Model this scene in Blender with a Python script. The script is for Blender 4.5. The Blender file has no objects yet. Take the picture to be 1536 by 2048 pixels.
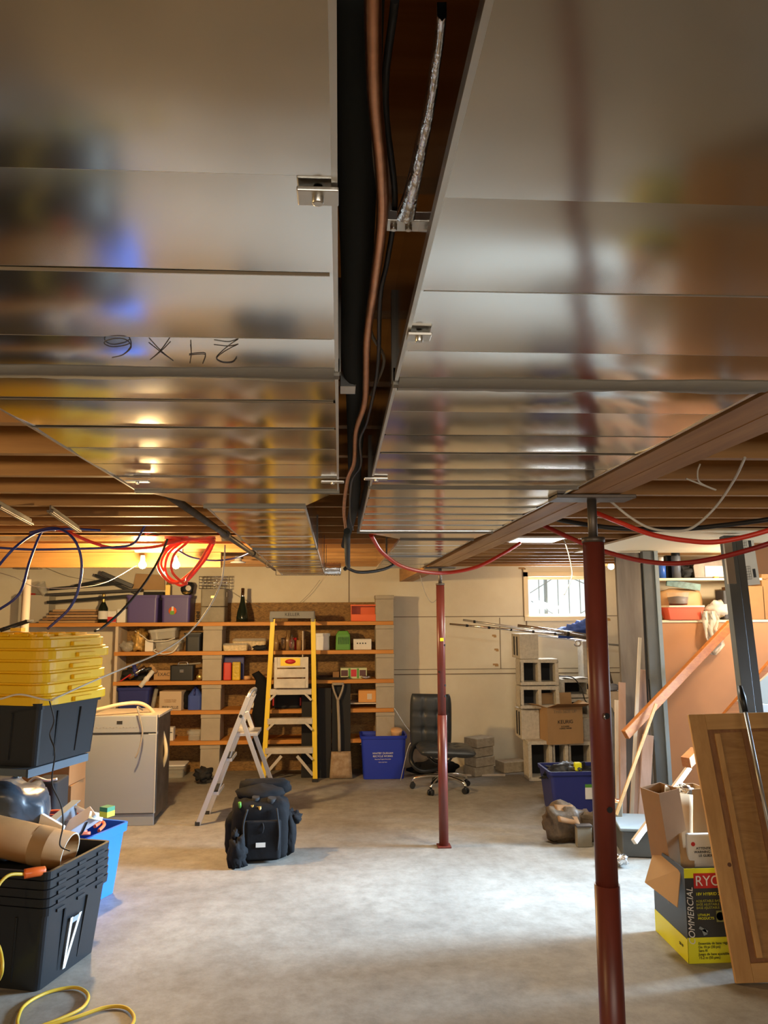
import bpy, bmesh, math, random
from mathutils import Vector, Matrix, Euler, noise
random.seed(7)
sc = bpy.context.scene
COL = sc.collection
PI = math.pi
# ------------------------------------------------------------------ camera
F, H = 1540.0, 1.72
pitch = math.atan(200.6/F); yaw = math.atan(90/F*math.cos(pitch)); roll = 0.005
fw = Vector((math.sin(yaw)*math.cos(pitch), math.cos(yaw)*math.cos(pitch), math.sin(pitch)))
rt = Vector((math.cos(yaw), -math.sin(yaw), 0)); up = rt.cross(fw)
r2 = rt*math.cos(roll)-up*math.sin(roll); u2 = up*math.cos(roll)+rt*math.sin(roll)
CAM = Vector((0, 0, H))
cd = bpy.data.cameras.new('camera'); cam = bpy.data.objects.new('camera', cd); COL.objects.link(cam)
cd.sensor_fit = 'VERTICAL'; cd.sensor_height = 24.0; cd.lens = 24.0*F/2048; cd.clip_start = 0.02
m = Matrix((r2, u2, -fw)).transposed().to_4x4(); m.translation = CAM
cam.matrix_world = m; sc.camera = cam
def ray(x, y): return fw + r2*((x-768)/F) + u2*((1024-y)/F)
def aY(x, y, Y):
    d = ray(x, y); return CAM + d*(Y/d.y)
def aZ(x, y, Z=0.0):
    d = ray(x, y); return CAM + d*((Z-H)/d.z)
# ------------------------------------------------------------------ view, world, daylight
sc.view_settings.view_transform = 'Standard'; sc.view_settings.look = 'None'
sc.view_settings.gamma = 1.0; sc.view_settings.use_curve_mapping = False
sc.view_settings.exposure = 0.0
w = bpy.data.worlds.new('world'); sc.world = w; w.use_nodes = True
bg = w.node_tree.nodes['Background']; bg.inputs[0].default_value = (0.80, 0.92, 1.0, 1); bg.inputs[1].default_value = 1.5
def light(name, kind, loc, energy, color, **k):
    l = bpy.data.lights.new(name, kind); l.energy = energy; l.color = color
    o = bpy.data.objects.new(name, l); COL.objects.link(o); o.location = loc
    for a, b in k.items():
        if a == 'to': o.rotation_euler = (Vector(b)-Vector(loc)).to_track_quat('-Z', 'Y').to_euler()
        else: setattr(l, a, b)
    return o
# daylight entering by the open doorway in the right wall and by the far window, plus added fill from behind
light('sky_door', 'AREA', (4.42, 5.12, 1.62), 98, (0.50, 0.73, 1.0), to=(0.1, 4.86, 0.0), shape='RECTANGLE', size=1.4, size_y=0.8, spread=0.70)
light('sky_door_soft', 'AREA', (4.42, 5.15, 1.12), 26, (0.74, 0.86, 1.0), to=(-1.0, 4.75, 0.55), shape='RECTANGLE', size=1.5, size_y=1.5)
light('fill_back', 'AREA', (0.7, -2.44, 1.72), 46, (1.0, 0.93, 0.84), to=(0.3, 4.5, 0.2), shape='RECTANGLE', size=3.2, size_y=0.5)  # warm fill added behind the camera, raised for the pine panel
light('sky_far', 'AREA', (2.65, 8.93, 1.95), 42, (0.85, 0.93, 1.0), to=(2.2, 4.5, 0.3), shape='RECTANGLE', size=0.75, size_y=0.42)
WARM = (1.0, 0.66, 0.29)
light('lamp_and_fill_glow', 'POINT', (-1.46, 5.85, 1.98), 200, WARM, shadow_soft_size=0.05)
light('lamp_and_fill_glow', 'POINT', (-2.5, 0.8, 2.02), 85, WARM, shadow_soft_size=0.05)  # bulb added out of view to light the near joist faces
light('lamp_and_fill_glow', 'POINT', (0.9, -1.7, 2.0), 34, WARM, shadow_soft_size=0.05)  # added lamp behind the camera, brightens surfaces facing it
light('lamp_and_fill_glow', 'POINT', (3.35, 5.75, 2.02), 40, (1.0, 0.80, 0.55), shadow_soft_size=0.05)  # unseen lamp added to brighten the alcove and its ceiling
light('lamp_and_fill_glow', 'POINT', (2.4, 8.05, 2.02), 9, (1.0, 0.78, 0.5), shadow_soft_size=0.04)
light('strip_glow', 'AREA', (1.42, 5.25, 2.19), 30, (1.0, 0.90, 0.72), shape='RECTANGLE', size=0.3, size_y=0.28)
# ------------------------------------------------------------------ materials
MATS = {}
def mat(name, col, rough=0.6, metal=0.0, var=0.0, vs=8.0, stretch=(1, 1, 1), bump=0.0, bs=None, col2=None, emit=None, es=1.0,
        alpha=None, trans=0.0, coat=0.0, rvar=0.0, detail=4.0, dist=0.0, spec=None):
    if name in MATS: return MATS[name]
    m = bpy.data.materials.new(name); m.use_nodes = True; nt = m.node_tree; N = nt.nodes; L = nt.links
    b = N['Principled BSDF']; b.inputs['Base Color'].default_value = (*col, 1)
    b.inputs['Roughness'].default_value = rough; b.inputs['Metallic'].default_value = metal
    if spec is not None: b.inputs['Specular IOR Level'].default_value = spec
    if coat: b.inputs['Coat Weight'].default_value = coat
    if trans: b.inputs['Transmission Weight'].default_value = trans
    if alpha is not None: b.inputs['Alpha'].default_value = alpha
    if emit: b.inputs['Emission Color'].default_value = (*emit, 1); b.inputs['Emission Strength'].default_value = es
    if var or bump or col2 or rvar:
        tc = N.new('ShaderNodeTexCoord'); mp = N.new('ShaderNodeMapping'); mp.inputs['Scale'].default_value = stretch
        L.new(tc.outputs['Object'], mp.inputs[0])
        nz = N.new('ShaderNodeTexNoise'); nz.inputs['Scale'].default_value = vs; nz.inputs['Detail'].default_value = detail
        nz.inputs['Roughness'].default_value = 0.62; nz.inputs['Distortion'].default_value = dist
        L.new(mp.outputs[0], nz.inputs['Vector'])
        if var or col2:
            c2 = col2 or tuple(max(0, c*(1-var)) for c in col)
            c1 = col if col2 else tuple(min(1, c*(1+var)) for c in col)
            cr = N.new('ShaderNodeValToRGB'); cr.color_ramp.elements[0].position = 0.32; cr.color_ramp.elements[1].position = 0.68
            cr.color_ramp.elements[0].color = (*c2, 1); cr.color_ramp.elements[1].color = (*c1, 1)
            L.new(nz.outputs['Fac'], cr.inputs[0]); L.new(cr.outputs[0], b.inputs['Base Color'])
        if rvar:
            mr = N.new('ShaderNodeMapRange'); mr.inputs['To Min'].default_value = max(0.02, rough-rvar); mr.inputs['To Max'].default_value = rough+rvar
            mr.inputs['From Min'].default_value = 0.3; mr.inputs['From Max'].default_value = 0.7
            L.new(nz.outputs['Fac'], mr.inputs[0]); L.new(mr.outputs[0], b.inputs['Roughness'])
        if bump:
            n2 = N.new('ShaderNodeTexNoise'); n2.inputs['Scale'].default_value = bs or vs*2; n2.inputs['Detail'].default_value = 5
            L.new(mp.outputs[0], n2.inputs['Vector'])
            bp = N.new('ShaderNodeBump'); bp.inputs['Strength'].default_value = bump; bp.inputs['Distance'].default_value = 0.01
            L.new(n2.outputs['Fac'], bp.inputs['Height']); L.new(bp.outputs[0], b.inputs['Normal'])
    MATS[name] = m; return m
def concrete_floor():
    m = mat('concrete_floor', (0.36, 0.33, 0.28), 0.62, bump=0.12, bs=30)
    nt = m.node_tree; N = nt.nodes; L = nt.links; b = N['Principled BSDF']
    tc = N.new('ShaderNodeTexCoord')
    a = N.new('ShaderNodeTexNoise'); a.inputs['Scale'].default_value = 0.9; a.inputs['Detail'].default_value = 9; a.inputs['Roughness'].default_value = 0.7; a.inputs['Distortion'].default_value = 0.6
    c = N.new('ShaderNodeTexNoise'); c.inputs['Scale'].default_value = 9; c.inputs['Detail'].default_value = 8; c.inputs['Roughness'].default_value = 0.75
    L.new(tc.outputs['Object'], a.inputs[0]); L.new(tc.outputs['Object'], c.inputs[0])
    r1 = N.new('ShaderNodeValToRGB'); e = r1.color_ramp.elements
    e[0].position = 0.3; e[0].color = (0.205, 0.185, 0.155, 1); e[1].position = 0.7; e[1].color = (0.36, 0.335, 0.285, 1)
    r3 = N.new('ShaderNodeValToRGB'); e = r3.color_ramp.elements
    e[0].position = 0.33; e[0].color = (0.62, 0.60, 0.58, 1); e[1].position = 0.6; e[1].color = (1, 1, 1, 1)
    L.new(a.outputs['Fac'], r1.inputs[0]); L.new(c.outputs['Fac'], r3.inputs[0])
    mx = N.new('ShaderNodeMix'); mx.data_type = 'RGBA'; mx.blend_type = 'MULTIPLY'; mx.inputs[0].default_value = 0.8
    L.new(r1.outputs[0], mx.inputs[6]); L.new(r3.outputs[0], mx.inputs[7]); L.new(mx.outputs[2], b.inputs['Base Color'])
    return m
def wood(name, c1, c2, axis=0, rough=0.6, s=5.0):
    st = [9, 9, 9]; st[axis] = 0.7
    return mat(name, c1, rough, col2=c2, vs=s, stretch=tuple(st), bump=0.08, bs=s*2, dist=0.5)
def ringwood():
    m = mat('pine_field', (0.60, 0.35, 0.12), 0.5); nt = m.node_tree; N = nt.nodes; L = nt.links; b = N['Principled BSDF']
    tc = N.new('ShaderNodeTexCoord'); mp = N.new('ShaderNodeMapping'); mp.inputs['Scale'].default_value = (3.0, 1.0, 0.9); mp.inputs['Location'].default_value = (-0.8, 0, -0.4)
    wv = N.new('ShaderNodeTexWave'); wv.wave_type = 'RINGS'; wv.rings_direction = 'SPHERICAL'; wv.inputs['Scale'].default_value = 7; wv.inputs['Distortion'].default_value = 5; wv.inputs['Detail'].default_value = 2; wv.inputs['Detail Scale'].default_value = 0.8
    cr_ = N.new('ShaderNodeValToRGB'); e = cr_.color_ramp.elements; e[0].position = 0.0; e[0].color = (0.40, 0.20, 0.055, 1); e[1].position = 0.35; e[1].color = (0.60, 0.35, 0.12, 1)
    L.new(tc.outputs['Object'], mp.inputs[0]); L.new(mp.outputs[0], wv.inputs['Vector']); L.new(wv.outputs['Fac'], cr_.inputs[0]); L.new(cr_.outputs[0], b.inputs['Base Color'])
    return m
M_floor = concrete_floor()
M_wall = mat('wall_cream', (0.75, 0.70, 0.56), 0.75, vs=1.4, col2=(0.65, 0.58, 0.44), bump=0.15, bs=20, detail=8)
M_wallp = mat('wall_plain', (0.34, 0.31, 0.25), 0.85, var=0.12, vs=2)
M_seam = mat('seam', (0.20, 0.15, 0.10), 0.8)
M_rust = mat('rust_stain', (0.42, 0.25, 0.10), 0.8)
M_joist = wood('joist_wood', (0.46, 0.245, 0.08), (0.31, 0.15, 0.045), 0, s=2.0)
M_beam = wood('beam_wood', (0.52, 0.27, 0.085), (0.34, 0.16, 0.045), 1, s=2.0)
M_beamx = wood('cross_beam_wood', (0.42, 0.22, 0.06), (0.30, 0.14, 0.035), 0, s=2.0)
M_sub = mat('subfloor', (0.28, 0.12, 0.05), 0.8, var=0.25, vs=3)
M_shelf = wood('shelf_edge', (0.62, 0.265, 0.045), (0.47, 0.185, 0.03), 0, s=2.0)
M_osb = mat('strand_board', (0.36, 0.20, 0.055), 0.7, col2=(0.13, 0.065, 0.018), vs=14, stretch=(1, 1, 2.6), dist=2.2, bump=0.2, bs=30)
M_galv = mat('galvanised', (0.66, 0.645, 0.60), 0.15, 1.0, rvar=0.03, vs=2.0, var=0.04, detail=1)
M_galv2 = mat('galvanised_edge', (0.62, 0.60, 0.55), 0.35, 1.0)
M_mastic = mat('duct_mastic', (0.23, 0.215, 0.185), 0.75, bump=0.3, bs=20)
M_marker = mat('marker_ink', (0.06, 0.05, 0.05), 0.6)
M_ink = mat('black_ink', (0.02, 0.02, 0.02), 0.6)
M_white = mat('white_paint', (0.78, 0.77, 0.74), 0.5)
M_paper = mat('paper', (0.72, 0.70, 0.64), 0.8, var=0.05)
M_red = mat('red_post_paint', (0.14, 0.027, 0.017), 0.38, var=0.25, vs=5, stretch=(1, 1, .4))
M_steel = mat('dark_steel', (0.12, 0.10, 0.085), 0.5, 0.7, var=0.3)
M_chrome = mat('chrome', (0.75, 0.75, 0.75), 0.12, 1.0)
M_alu = mat('aluminium', (0.64, 0.64, 0.63), 0.36, 0.75)
M_black = mat('black_plastic', (0.010, 0.012, 0.015), 0.42)
M_blackm = mat('black_matt', (0.012, 0.012, 0.013), 0.8)
M_fabric = mat('black_fabric', (0.004, 0.004, 0.005), 0.85, var=0.3, vs=30, bump=0.3, bs=14, spec=0.3)
M_leather = mat('black_leather', (0.032, 0.037, 0.042), 0.42, bump=0.1, bs=60)
M_yel = mat('yellow_plastic', (0.82, 0.50, 0.006), 0.38)
M_ylad = mat('yellow_fibreglass', (0.85, 0.60, 0.03), 0.4)
M_ladal = mat('ladder_aluminium', (0.52, 0.47, 0.38), 0.5, 0.3, var=0.12, vs=12)
M_blue = mat('blue_plastic', (0.02, 0.16, 0.72), 0.4)
M_blued = mat('recycling_blue', (0.012, 0.035, 0.42), 0.42)
M_navy = mat('navy_plastic', (0.022, 0.03, 0.17), 0.42)
M_purp = mat('purple_plastic', (0.085, 0.06, 0.21), 0.45)
M_orange = mat('orange_plastic', (0.80, 0.13, 0.015), 0.45)
M_green = mat('green_plastic', (0.09, 0.28, 0.03), 0.5)
M_pexr = mat('red_tube', (0.72, 0.05, 0.025), 0.35)
M_pexd = mat('dark_red_tube', (0.36, 0.025, 0.02), 0.4)
M_pexb = mat('blue_tube', (0.02, 0.04, 0.26), 0.35)
M_cable = mat('black_cable', (0.02, 0.02, 0.02), 0.5)
M_wirew = mat('white_cable', (0.62, 0.58, 0.50), 0.5)
M_wireg = mat('grey_wire', (0.28, 0.25, 0.20), 0.6)
M_hose = mat('cream_hose', (0.72, 0.60, 0.38), 0.5)
M_copper = mat('copper', (0.62, 0.30, 0.16), 0.33, 1.0, var=0.2, vs=20)
M_insul = mat('black_insulation', (0.02, 0.024, 0.022), 0.85)
M_card = mat('cardboard', (0.42, 0.255, 0.115), 0.8, var=0.07, vs=3)
M_cardd = mat('brown_cardboard', (0.28, 0.145, 0.055), 0.8, var=0.1, vs=3)
M_block = mat('concrete_block', (0.54, 0.50, 0.42), 0.9, var=0.14, vs=30, bump=0.5, bs=90)
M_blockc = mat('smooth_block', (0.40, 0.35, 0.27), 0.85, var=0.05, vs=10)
M_paver = mat('paver_stone', (0.38, 0.32, 0.23), 0.9, var=0.18, vs=25, bump=0.5, bs=60)
M_dw = mat('appliance_grey', (0.30, 0.325, 0.35), 0.35, 0.15)
M_foil = mat('foil', (0.8, 0.8, 0.8), 0.22, 1.0, bump=0.6, bs=30)
M_glass = mat('clear_glass', (0.9, 0.93, 0.9), 0.05, trans=0.95)
M_clear = mat('clear_plastic', (0.62, 0.60, 0.53), 0.2, alpha=0.34)
M_bag = mat('thin_plastic_bag', (0.85, 0.78, 0.66), 0.35, alpha=0.5, bump=0.4, bs=14)
M_gbag = mat('grey_plastic_bag', (0.05, 0.065, 0.085), 0.33, bump=0.4, bs=8)
M_shovel = mat('worn_blade', (0.42, 0.32, 0.21), 0.7, 0.2, col2=(0.26, 0.16, 0.08), vs=14)
M_handle = wood('grey_handle', (0.36, 0.30, 0.23), (0.26, 0.20, 0.14), 2)
M_rail = wood('handrail_wood', (0.42, 0.14, 0.018), (0.30, 0.085, 0.010), 0, rough=0.6)
M_pine = wood('pine', (0.62, 0.36, 0.13), (0.47, 0.25, 0.075), 0, s=1.6)
M_pinev = wood('pine_stile', (0.60, 0.34, 0.12), (0.45, 0.235, 0.07), 2, s=1.6)
M_groove = wood('stained_batten', (0.30, 0.14, 0.045), (0.22, 0.09, 0.03), 2)
M_plank = wood('weathered_plank', (0.17, 0.14, 0.11), (0.10, 0.08, 0.062), 2, s=1.5)
M_board = wood('pink_board', (0.45, 0.28, 0.20), (0.34, 0.20, 0.13), 2, s=1.5)
M_light = wood('pale_board', (0.66, 0.56, 0.43), (0.56, 0.45, 0.33), 2, s=1.5)
M_hard = mat('hardboard', (0.44, 0.205, 0.085), 0.6, var=0.08, vs=1.5)
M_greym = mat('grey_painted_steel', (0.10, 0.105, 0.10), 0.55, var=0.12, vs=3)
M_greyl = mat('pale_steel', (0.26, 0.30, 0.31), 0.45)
M_cream = mat('cream_paint', (0.80, 0.68, 0.46), 0.6)
M_rubber = mat('rubber', (0.02, 0.02, 0.02), 0.8)
M_bulb = mat('bulb_glass', (1, 0.9, 0.7), 0.3, emit=(1.0, 0.78, 0.45), es=38)
M_bulbw = mat('dim_bulb_glass', (1, 0.9, 0.7), 0.3, emit=(1.0, 0.80, 0.45), es=6)
M_panel = mat('light_diffuser', (1, 1, 1), 0.3, emit=(1.0, 0.97, 0.88), es=3.0)
M_yt = mat('yellow_print', (0.80, 0.80, 0.02), 0.45)
M_redp = mat('red_print', (0.50, 0.02, 0.02), 0.45)
M_dk = mat('charcoal_print', (0.035, 0.038, 0.040), 0.45)
M_bottle = mat('dark_bottle', (0.012, 0.018, 0.012), 0.1)
M_gold = mat('gold_foil', (0.65, 0.47, 0.15), 0.35, 0.8)
M_bronze = mat('pewter_box', (0.24, 0.21, 0.15), 0.6, var=0.15)
M_cord = mat('yellow_cord', (0.62, 0.40, 0.03), 0.5)
M_clothb = mat('blue_cloth', (0.02, 0.055, 0.25), 0.8, var=0.3, vs=14)
M_brown = mat('brown_tube_card', (0.40, 0.19, 0.06), 0.6, var=0.15, vs=4)
M_wicker = mat('worn_leather', (0.11, 0.07, 0.035), 0.6, var=0.35, vs=20, bump=0.5, bs=30)
M_terra = mat('red_food_tray', (0.85, 0.14, 0.07), 0.45)
M_choc = mat('brown_food', (0.09, 0.025, 0.012), 0.4)
M_amber = mat('amber_glass', (0.42, 0.25, 0.10), 0.15, trans=0.3)
M_bread = mat('loaf', (0.62, 0.36, 0.16), 0.6)
M_shutter = mat('outside_grey', (0.25, 0.27, 0.30), 0.7)
# ------------------------------------------------------------------ mesh builder
class MB:
    def __init__(s): s.v = []; s.f = []; s.mi = []; s.sm = []
    def add(s, vs, fs, mi=0, smooth=False, T=None):
        n = len(s.v)
        s.v += [tuple(T @ Vector(v)) if T else tuple(v) for v in vs]
        for f in fs: s.f.append([i+n for i in f]); s.mi.append(mi); s.sm.append(smooth)
        return s
    def box(s, x0, x1, y0, y1, z0, z1, mi=0, T=None):
        if x0 > x1: x0, x1 = x1, x0
        if y0 > y1: y0, y1 = y1, y0
        if z0 > z1: z0, z1 = z1, z0
        vs = [(x, y, z) for z in (z0, z1) for y in (y0, y1) for x in (x0, x1)]
        return s.add(vs, [(0, 2, 3, 1), (4, 5, 7, 6), (0, 1, 5, 4), (2, 6, 7, 3), (0, 4, 6, 2), (1, 3, 7, 5)], mi, False, T)
    def frus(s, wb, db, wt, dt, z0, z1, mi=0, T=None, cap=True):
        vs = [(-wb/2, -db/2, z0), (wb/2, -db/2, z0), (wb/2, db/2, z0), (-wb/2, db/2, z0), (-wt/2, -dt/2, z1), (wt/2, -dt/2, z1), (wt/2, dt/2, z1), (-wt/2, dt/2, z1)]
        return s.add(vs, [(3, 2, 1, 0), (4, 5, 6, 7), (0, 1, 5, 4), (1, 2, 6, 5), (2, 3, 7, 6), (3, 0, 4, 7)], mi, False, T)
    def bar(s, a, b, w, h, mi=0, ref=(0, 0, 1)):
        a = Vector(a); b = Vector(b); d = (b-a).normalized(); r = Vector(ref)
        sx = d.cross(r)
        if sx.length < 1e-4: sx = d.cross(Vector((0, 1, 0)))
        sx.normalize(); sz = sx.cross(d)
        vs = [p+sx*(i*w/2)+sz*(j*h/2) for p in (a, b) for i, j in ((-1, -1), (1, -1), (1, 1), (-1, 1))]
        return s.add(vs, [(3, 2, 1, 0), (4, 5, 6, 7), (0, 1, 5, 4), (1, 2, 6, 5), (2, 3, 7, 6), (3, 0, 4, 7)], mi)
    def tube(s, pts, r, n=8, mi=0, caps=True, rs=None):
        pts = [Vector(p) for p in pts]; k = len(pts); vs = []; fs = []
        nrm = None
        for i, p in enumerate(pts):
            d = (pts[min(i+1, k-1)]-pts[max(i-1, 0)]).normalized()
            if nrm is None:
                nrm = d.cross(Vector((0, 0, 1)))
                if nrm.length < 1e-3: nrm = d.cross(Vector((1, 0, 0)))
            nrm = (nrm-d*nrm.dot(d))
            if nrm.length < 1e-5: nrm = d.orthogonal()
            nrm.normalize(); bn = d.cross(nrm); rr = rs[i] if rs else r
            for j in range(n):
                a = 2*PI*j/n; vs.append(p+nrm*math.cos(a)*rr+bn*math.sin(a)*rr)
        for i in range(k-1):
            for j in range(n):
                fs.append((i*n+j, i*n+(j+1) % n, (i+1)*n+(j+1) % n, (i+1)*n+j))
        s.add(vs, fs, mi, True)
        if caps:
            s.add(vs[:n], [tuple(range(n))[::-1]], mi); s.add(vs[-n:], [tuple(range(n))], mi)
        return s
    def cyl(s, a, b, r, n=16, mi=0, r2=None): return s.tube([a, b], r, n, mi, rs=[r, r2 if r2 is not None else r])
    def lathe(s, prof, n=20, mi=0, T=None):
        vs = []; fs = []; k = len(prof)
        for (r, z) in prof:
            for j in range(n): vs.append((r*math.cos(2*PI*j/n), r*math.sin(2*PI*j/n), z))
        for i in range(k-1):
            for j in range(n): fs.append((i*n+j, i*n+(j+1) % n, (i+1)*n+(j+1) % n, (i+1)*n+j))
        return s.add(vs, fs, mi, True, T)
    def rbox(s, w, d, h, r, z0=0, n=5, mi=0, T=None, wt=None, dt=None):
        wt = wt or w; dt = dt or d
        def ring(W, D, z):
            out = []
            for (cx, cy, a0) in ((W/2-r, D/2-r, 0), (-W/2+r, D/2-r, PI/2), (-W/2+r, -D/2+r, PI), (W/2-r, -D/2+r, 1.5*PI)):
                for i in range(n+1):
                    a = a0+PI/2*i/n; out.append((cx+r*math.cos(a), cy+r*math.sin(a), z))
            return out
        b = ring(w, d, z0); t = ring(wt, dt, z0+h); k = len(b)
        s.add(b+t, [(j, (j+1) % k, k+(j+1) % k, k+j) for j in range(k)], mi, False, T)
        s.add(b, [tuple(range(k))[::-1]], mi, False, T); s.add(t, [tuple(range(k))], mi, False, T)
        return s
    def ringwall(s, w0, d0, z0, w1, d1, z1, r, th, mi=0, T=None, n=4):
        def ring(W, D, z, rr):
            out = []
            for (cx, cy, a0) in ((W/2-rr, D/2-rr, 0), (-W/2+rr, D/2-rr, PI/2), (-W/2+rr, -D/2+rr, PI), (W/2-rr, -D/2+rr, 1.5*PI)):
                for i in range(n+1):
                    a = a0+PI/2*i/n; out.append((cx+rr*math.cos(a), cy+rr*math.sin(a), z))
            return out
        ri = max(0.004, r-th)
        A = ring(w0, d0, z0, r); B = ring(w1, d1, z1, r); Ci = ring(w1-2*th, d1-2*th, z1, ri); D = ring(w0-2*th, d0-2*th, z0, ri); k = len(A)
        fs = []
        for j in range(k):
            jj = (j+1) % k
            fs += [(j, jj, k+jj, k+j), (k+j, k+jj, 2*k+jj, 2*k+j), (2*k+j, 2*k+jj, 3*k+jj, 3*k+j), (3*k+j, 3*k+jj, jj, j)]
        return s.add(A+B+Ci+D, fs, mi, False, T)
    def prism(s, poly, a, b, axis='y', mi=0, T=None):
        k = len(poly)
        def P(p, t):
            return {'y': (p[0], t, p[1]), 'x': (t, p[0], p[1]), 'z': (p[0], p[1], t)}[axis]
        vs = [P(p, a) for p in poly]+[P(p, b) for p in poly]
        fs = [tuple(range(k)), tuple(range(k, 2*k))[::-1]]+[(i, k+i, k+(i+1) % k, (i+1) % k) for i in range(k)]
        return s.add(vs, fs, mi, False, T)
    def blob(s, c, rad, amp=0.15, seed=0, nu=20, nv=12, freq=2.0, mi=0, squash=0.0):
        vs = []; fs = []
        for i in range(nv+1):
            th = PI*i/nv
            for j in range(nu):
                ph = 2*PI*j/nu; d = Vector((math.sin(th)*math.cos(ph), math.sin(th)*math.sin(ph), math.cos(th)))
                q = Vector([math.copysign(abs(t)**(1-squash), t) for t in d])
                k = 1+amp*noise.fractal(d*freq+Vector((seed*3.7, seed, 0)), 0.8, 2.0, 4)*1.6
                vs.append((c[0]+q.x*rad[0]*k, c[1]+q.y*rad[1]*k, c[2]+q.z*rad[2]*k))
        for i in range(nv):
            for j in range(nu): fs.append((i*nu+j, (i+1)*nu+j, (i+1)*nu+(j+1) % nu, i*nu+(j+1) % nu))
        return s.add(vs, fs, mi, True)
    def sheet(s, P00, P10, P11, P01, th=0.003, nu=1, nv=1, amp=0.0, seed=0, freq=6, mi=0):
        P00, P10, P11, P01 = map(Vector, (P00, P10, P11, P01)); n = (P10-P00).cross(P01-P00).normalized(); vs = []; fs = []
        for k in (0, 1):
            for j in range(nv+1):
                for i in range(nu+1):
                    u = i/nu; v = j/nv; p = (P00*(1-u)+P10*u)*(1-v)+(P01*(1-u)+P11*u)*v
                    a = amp*noise.noise(p*freq+Vector((seed, seed*2, 0)))
                    vs.append(p+n*(a+(k-.5)*th))
        q = (nu+1)*(nv+1)
        for j in range(nv):
            for i in range(nu):
                a = j*(nu+1)+i; fs.append((a, a+nu+1, a+nu+2, a+1)); fs.append((q+a, q+a+1, q+a+nu+2, q+a+nu+1))
        rim = [i for i in range(nu)]+[(nu)+(nu+1)*j for j in range(nv)]+[nv*(nu+1)+nu-i for i in range(nu)]+[(nv-j)*(nu+1) for j in range(nv)]
        k = len(rim)
        for i in range(k): fs.append((rim[i], rim[(i+1) % k], q+rim[(i+1) % k], q+rim[i]))
        return s.add(vs, fs, mi, amp > 0)
    def build(s, name, mats, parent=None, bev=0.0, seg=2, loc=None):
        me = bpy.data.meshes.new(name); me.from_pydata(s.v, [], s.f)
        mats = mats if isinstance(mats, (list, tuple)) else [mats]
        for q in mats: me.materials.append(q)
        me.polygons.foreach_set('material_index', s.mi); me.polygons.foreach_set('use_smooth', s.sm)
        me.update()
        bm = bmesh.new(); bm.from_mesh(me); bmesh.ops.remove_doubles(bm, verts=bm.verts, dist=1e-6); bmesh.ops.recalc_face_normals(bm, faces=bm.faces); bm.to_mesh(me); bm.free()
        o = bpy.data.objects.new(name, me); COL.objects.link(o)
        if parent: o.parent = parent
        if loc is not None: o.location = loc
        if bev:
            b = o.modifiers.new('bevel', 'BEVEL'); b.width = bev; b.segments = seg; b.limit_method = 'ANGLE'; b.angle_limit = 0.7
        return o
def tag(o, label, cat, group=None, kind=None):
    o['label'] = label; o['category'] = cat
    if group: o['group'] = group
    if kind: o['kind'] = kind
    return o
def thing(name, label, cat, loc=(0, 0, 0), rz=0.0, group=None, rx=0, ry=0):
    o = bpy.data.objects.new(name, None); COL.objects.link(o); o.location = loc; o.rotation_euler = (rx, ry, rz); o.empty_display_size = 0.1
    return tag(o, label, cat, group)
def struct(o): o['kind'] = 'structure'; return o
def cr(pts, n=8):
    pts = [Vector(p) for p in pts]
    if len(pts) < 3: return pts
    P = [pts[0]*2-pts[1]]+pts+[pts[-1]*2-pts[-2]]; out = []
    for i in range(1, len(P)-2):
        for k in range(n):
            t = k/n; a, b, c, d = P[i-1:i+3]
            out.append(0.5*((2*b)+(c-a)*t+(2*a-5*b+4*c-d)*t*t+(3*b-a-3*c+d)*t**3))
    return out+[pts[-1]]
def text(s, size, m, parent, loc, rot=(PI/2, 0, 0), name='lettering', sx=1.0, align='CENTER', ext=0.0006, shear=0.0):
    c = bpy.data.curves.new(name, 'FONT'); c.body = s; c.size = size; c.extrude = ext; c.align_x = align; c.align_y = 'CENTER'; c.shear = shear
    t = bpy.data.objects.new(name, c); COL.objects.link(t)
    dg = bpy.context.evaluated_depsgraph_get(); me = bpy.data.meshes.new_from_object(t.evaluated_get(dg))
    bpy.data.objects.remove(t); me.materials.clear(); me.materials.append(m)
    o = bpy.data.objects.new(name, me); COL.objects.link(o); o.parent = parent; o.location = loc; o.rotation_euler = rot; o.scale = (sx, 1, 1)
    return o
# ================================================================== ROOM
YW = 8.87; XL = -4.2; XR = 4.3; YB = -2.5; ZJ = 2.22; ZT = 2.455
struct(MB().box(XL-.2, XR+.2, YB-.2, YW+.2, -0.1, 0).build('floor', M_floor))
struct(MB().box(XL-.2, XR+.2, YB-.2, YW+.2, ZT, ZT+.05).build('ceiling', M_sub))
# far wall with window opening
wx0 = aY(1056, 1190, YW).x; wx1 = wx0+0.78; wz0 = aY(1100, 1233, YW).z; wz1 = aY(1100, 1153, YW).z
b = MB()
b.box(XL, wx0, YW, YW+.2, 0, ZT); b.box(wx1, XR, YW, YW+.2, 0, ZT); b.box(wx0, wx1, YW, YW+.2, 0, wz0); b.box(wx0, wx1, YW, YW+.2, wz1, ZT)
def zs(y, x=900): return aY(x, y, YW).z
def xs_(x): return aY(x, 1300, YW).x
t = .004
b.box(xs_(787), wx0-.05, YW-t, YW, zs(1234), zs(1234)+.008, 1)
b.box(wx1+.05, XR, YW-t, YW, zs(1234), zs(1234)+.008, 1)
b.box(xs_(787), XR, YW-t, YW, zs(1349), zs(1349)+.010, 1)
b.box(xs_(787), XR, YW-t, YW, zs(1339), zs(1339)+.006, 1)
b.box(xs_(1000), xs_(1000)+.008, YW-t, YW, zs(1338), zs(1236), 1)
b.box(xs_(697), xs_(697)+.010, YW-t, YW, zs(1207), ZJ, 1)
b.box(wx0-.035, wx0-.02, YW-t, YW, wz0-.1, ZJ, 1)
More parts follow.
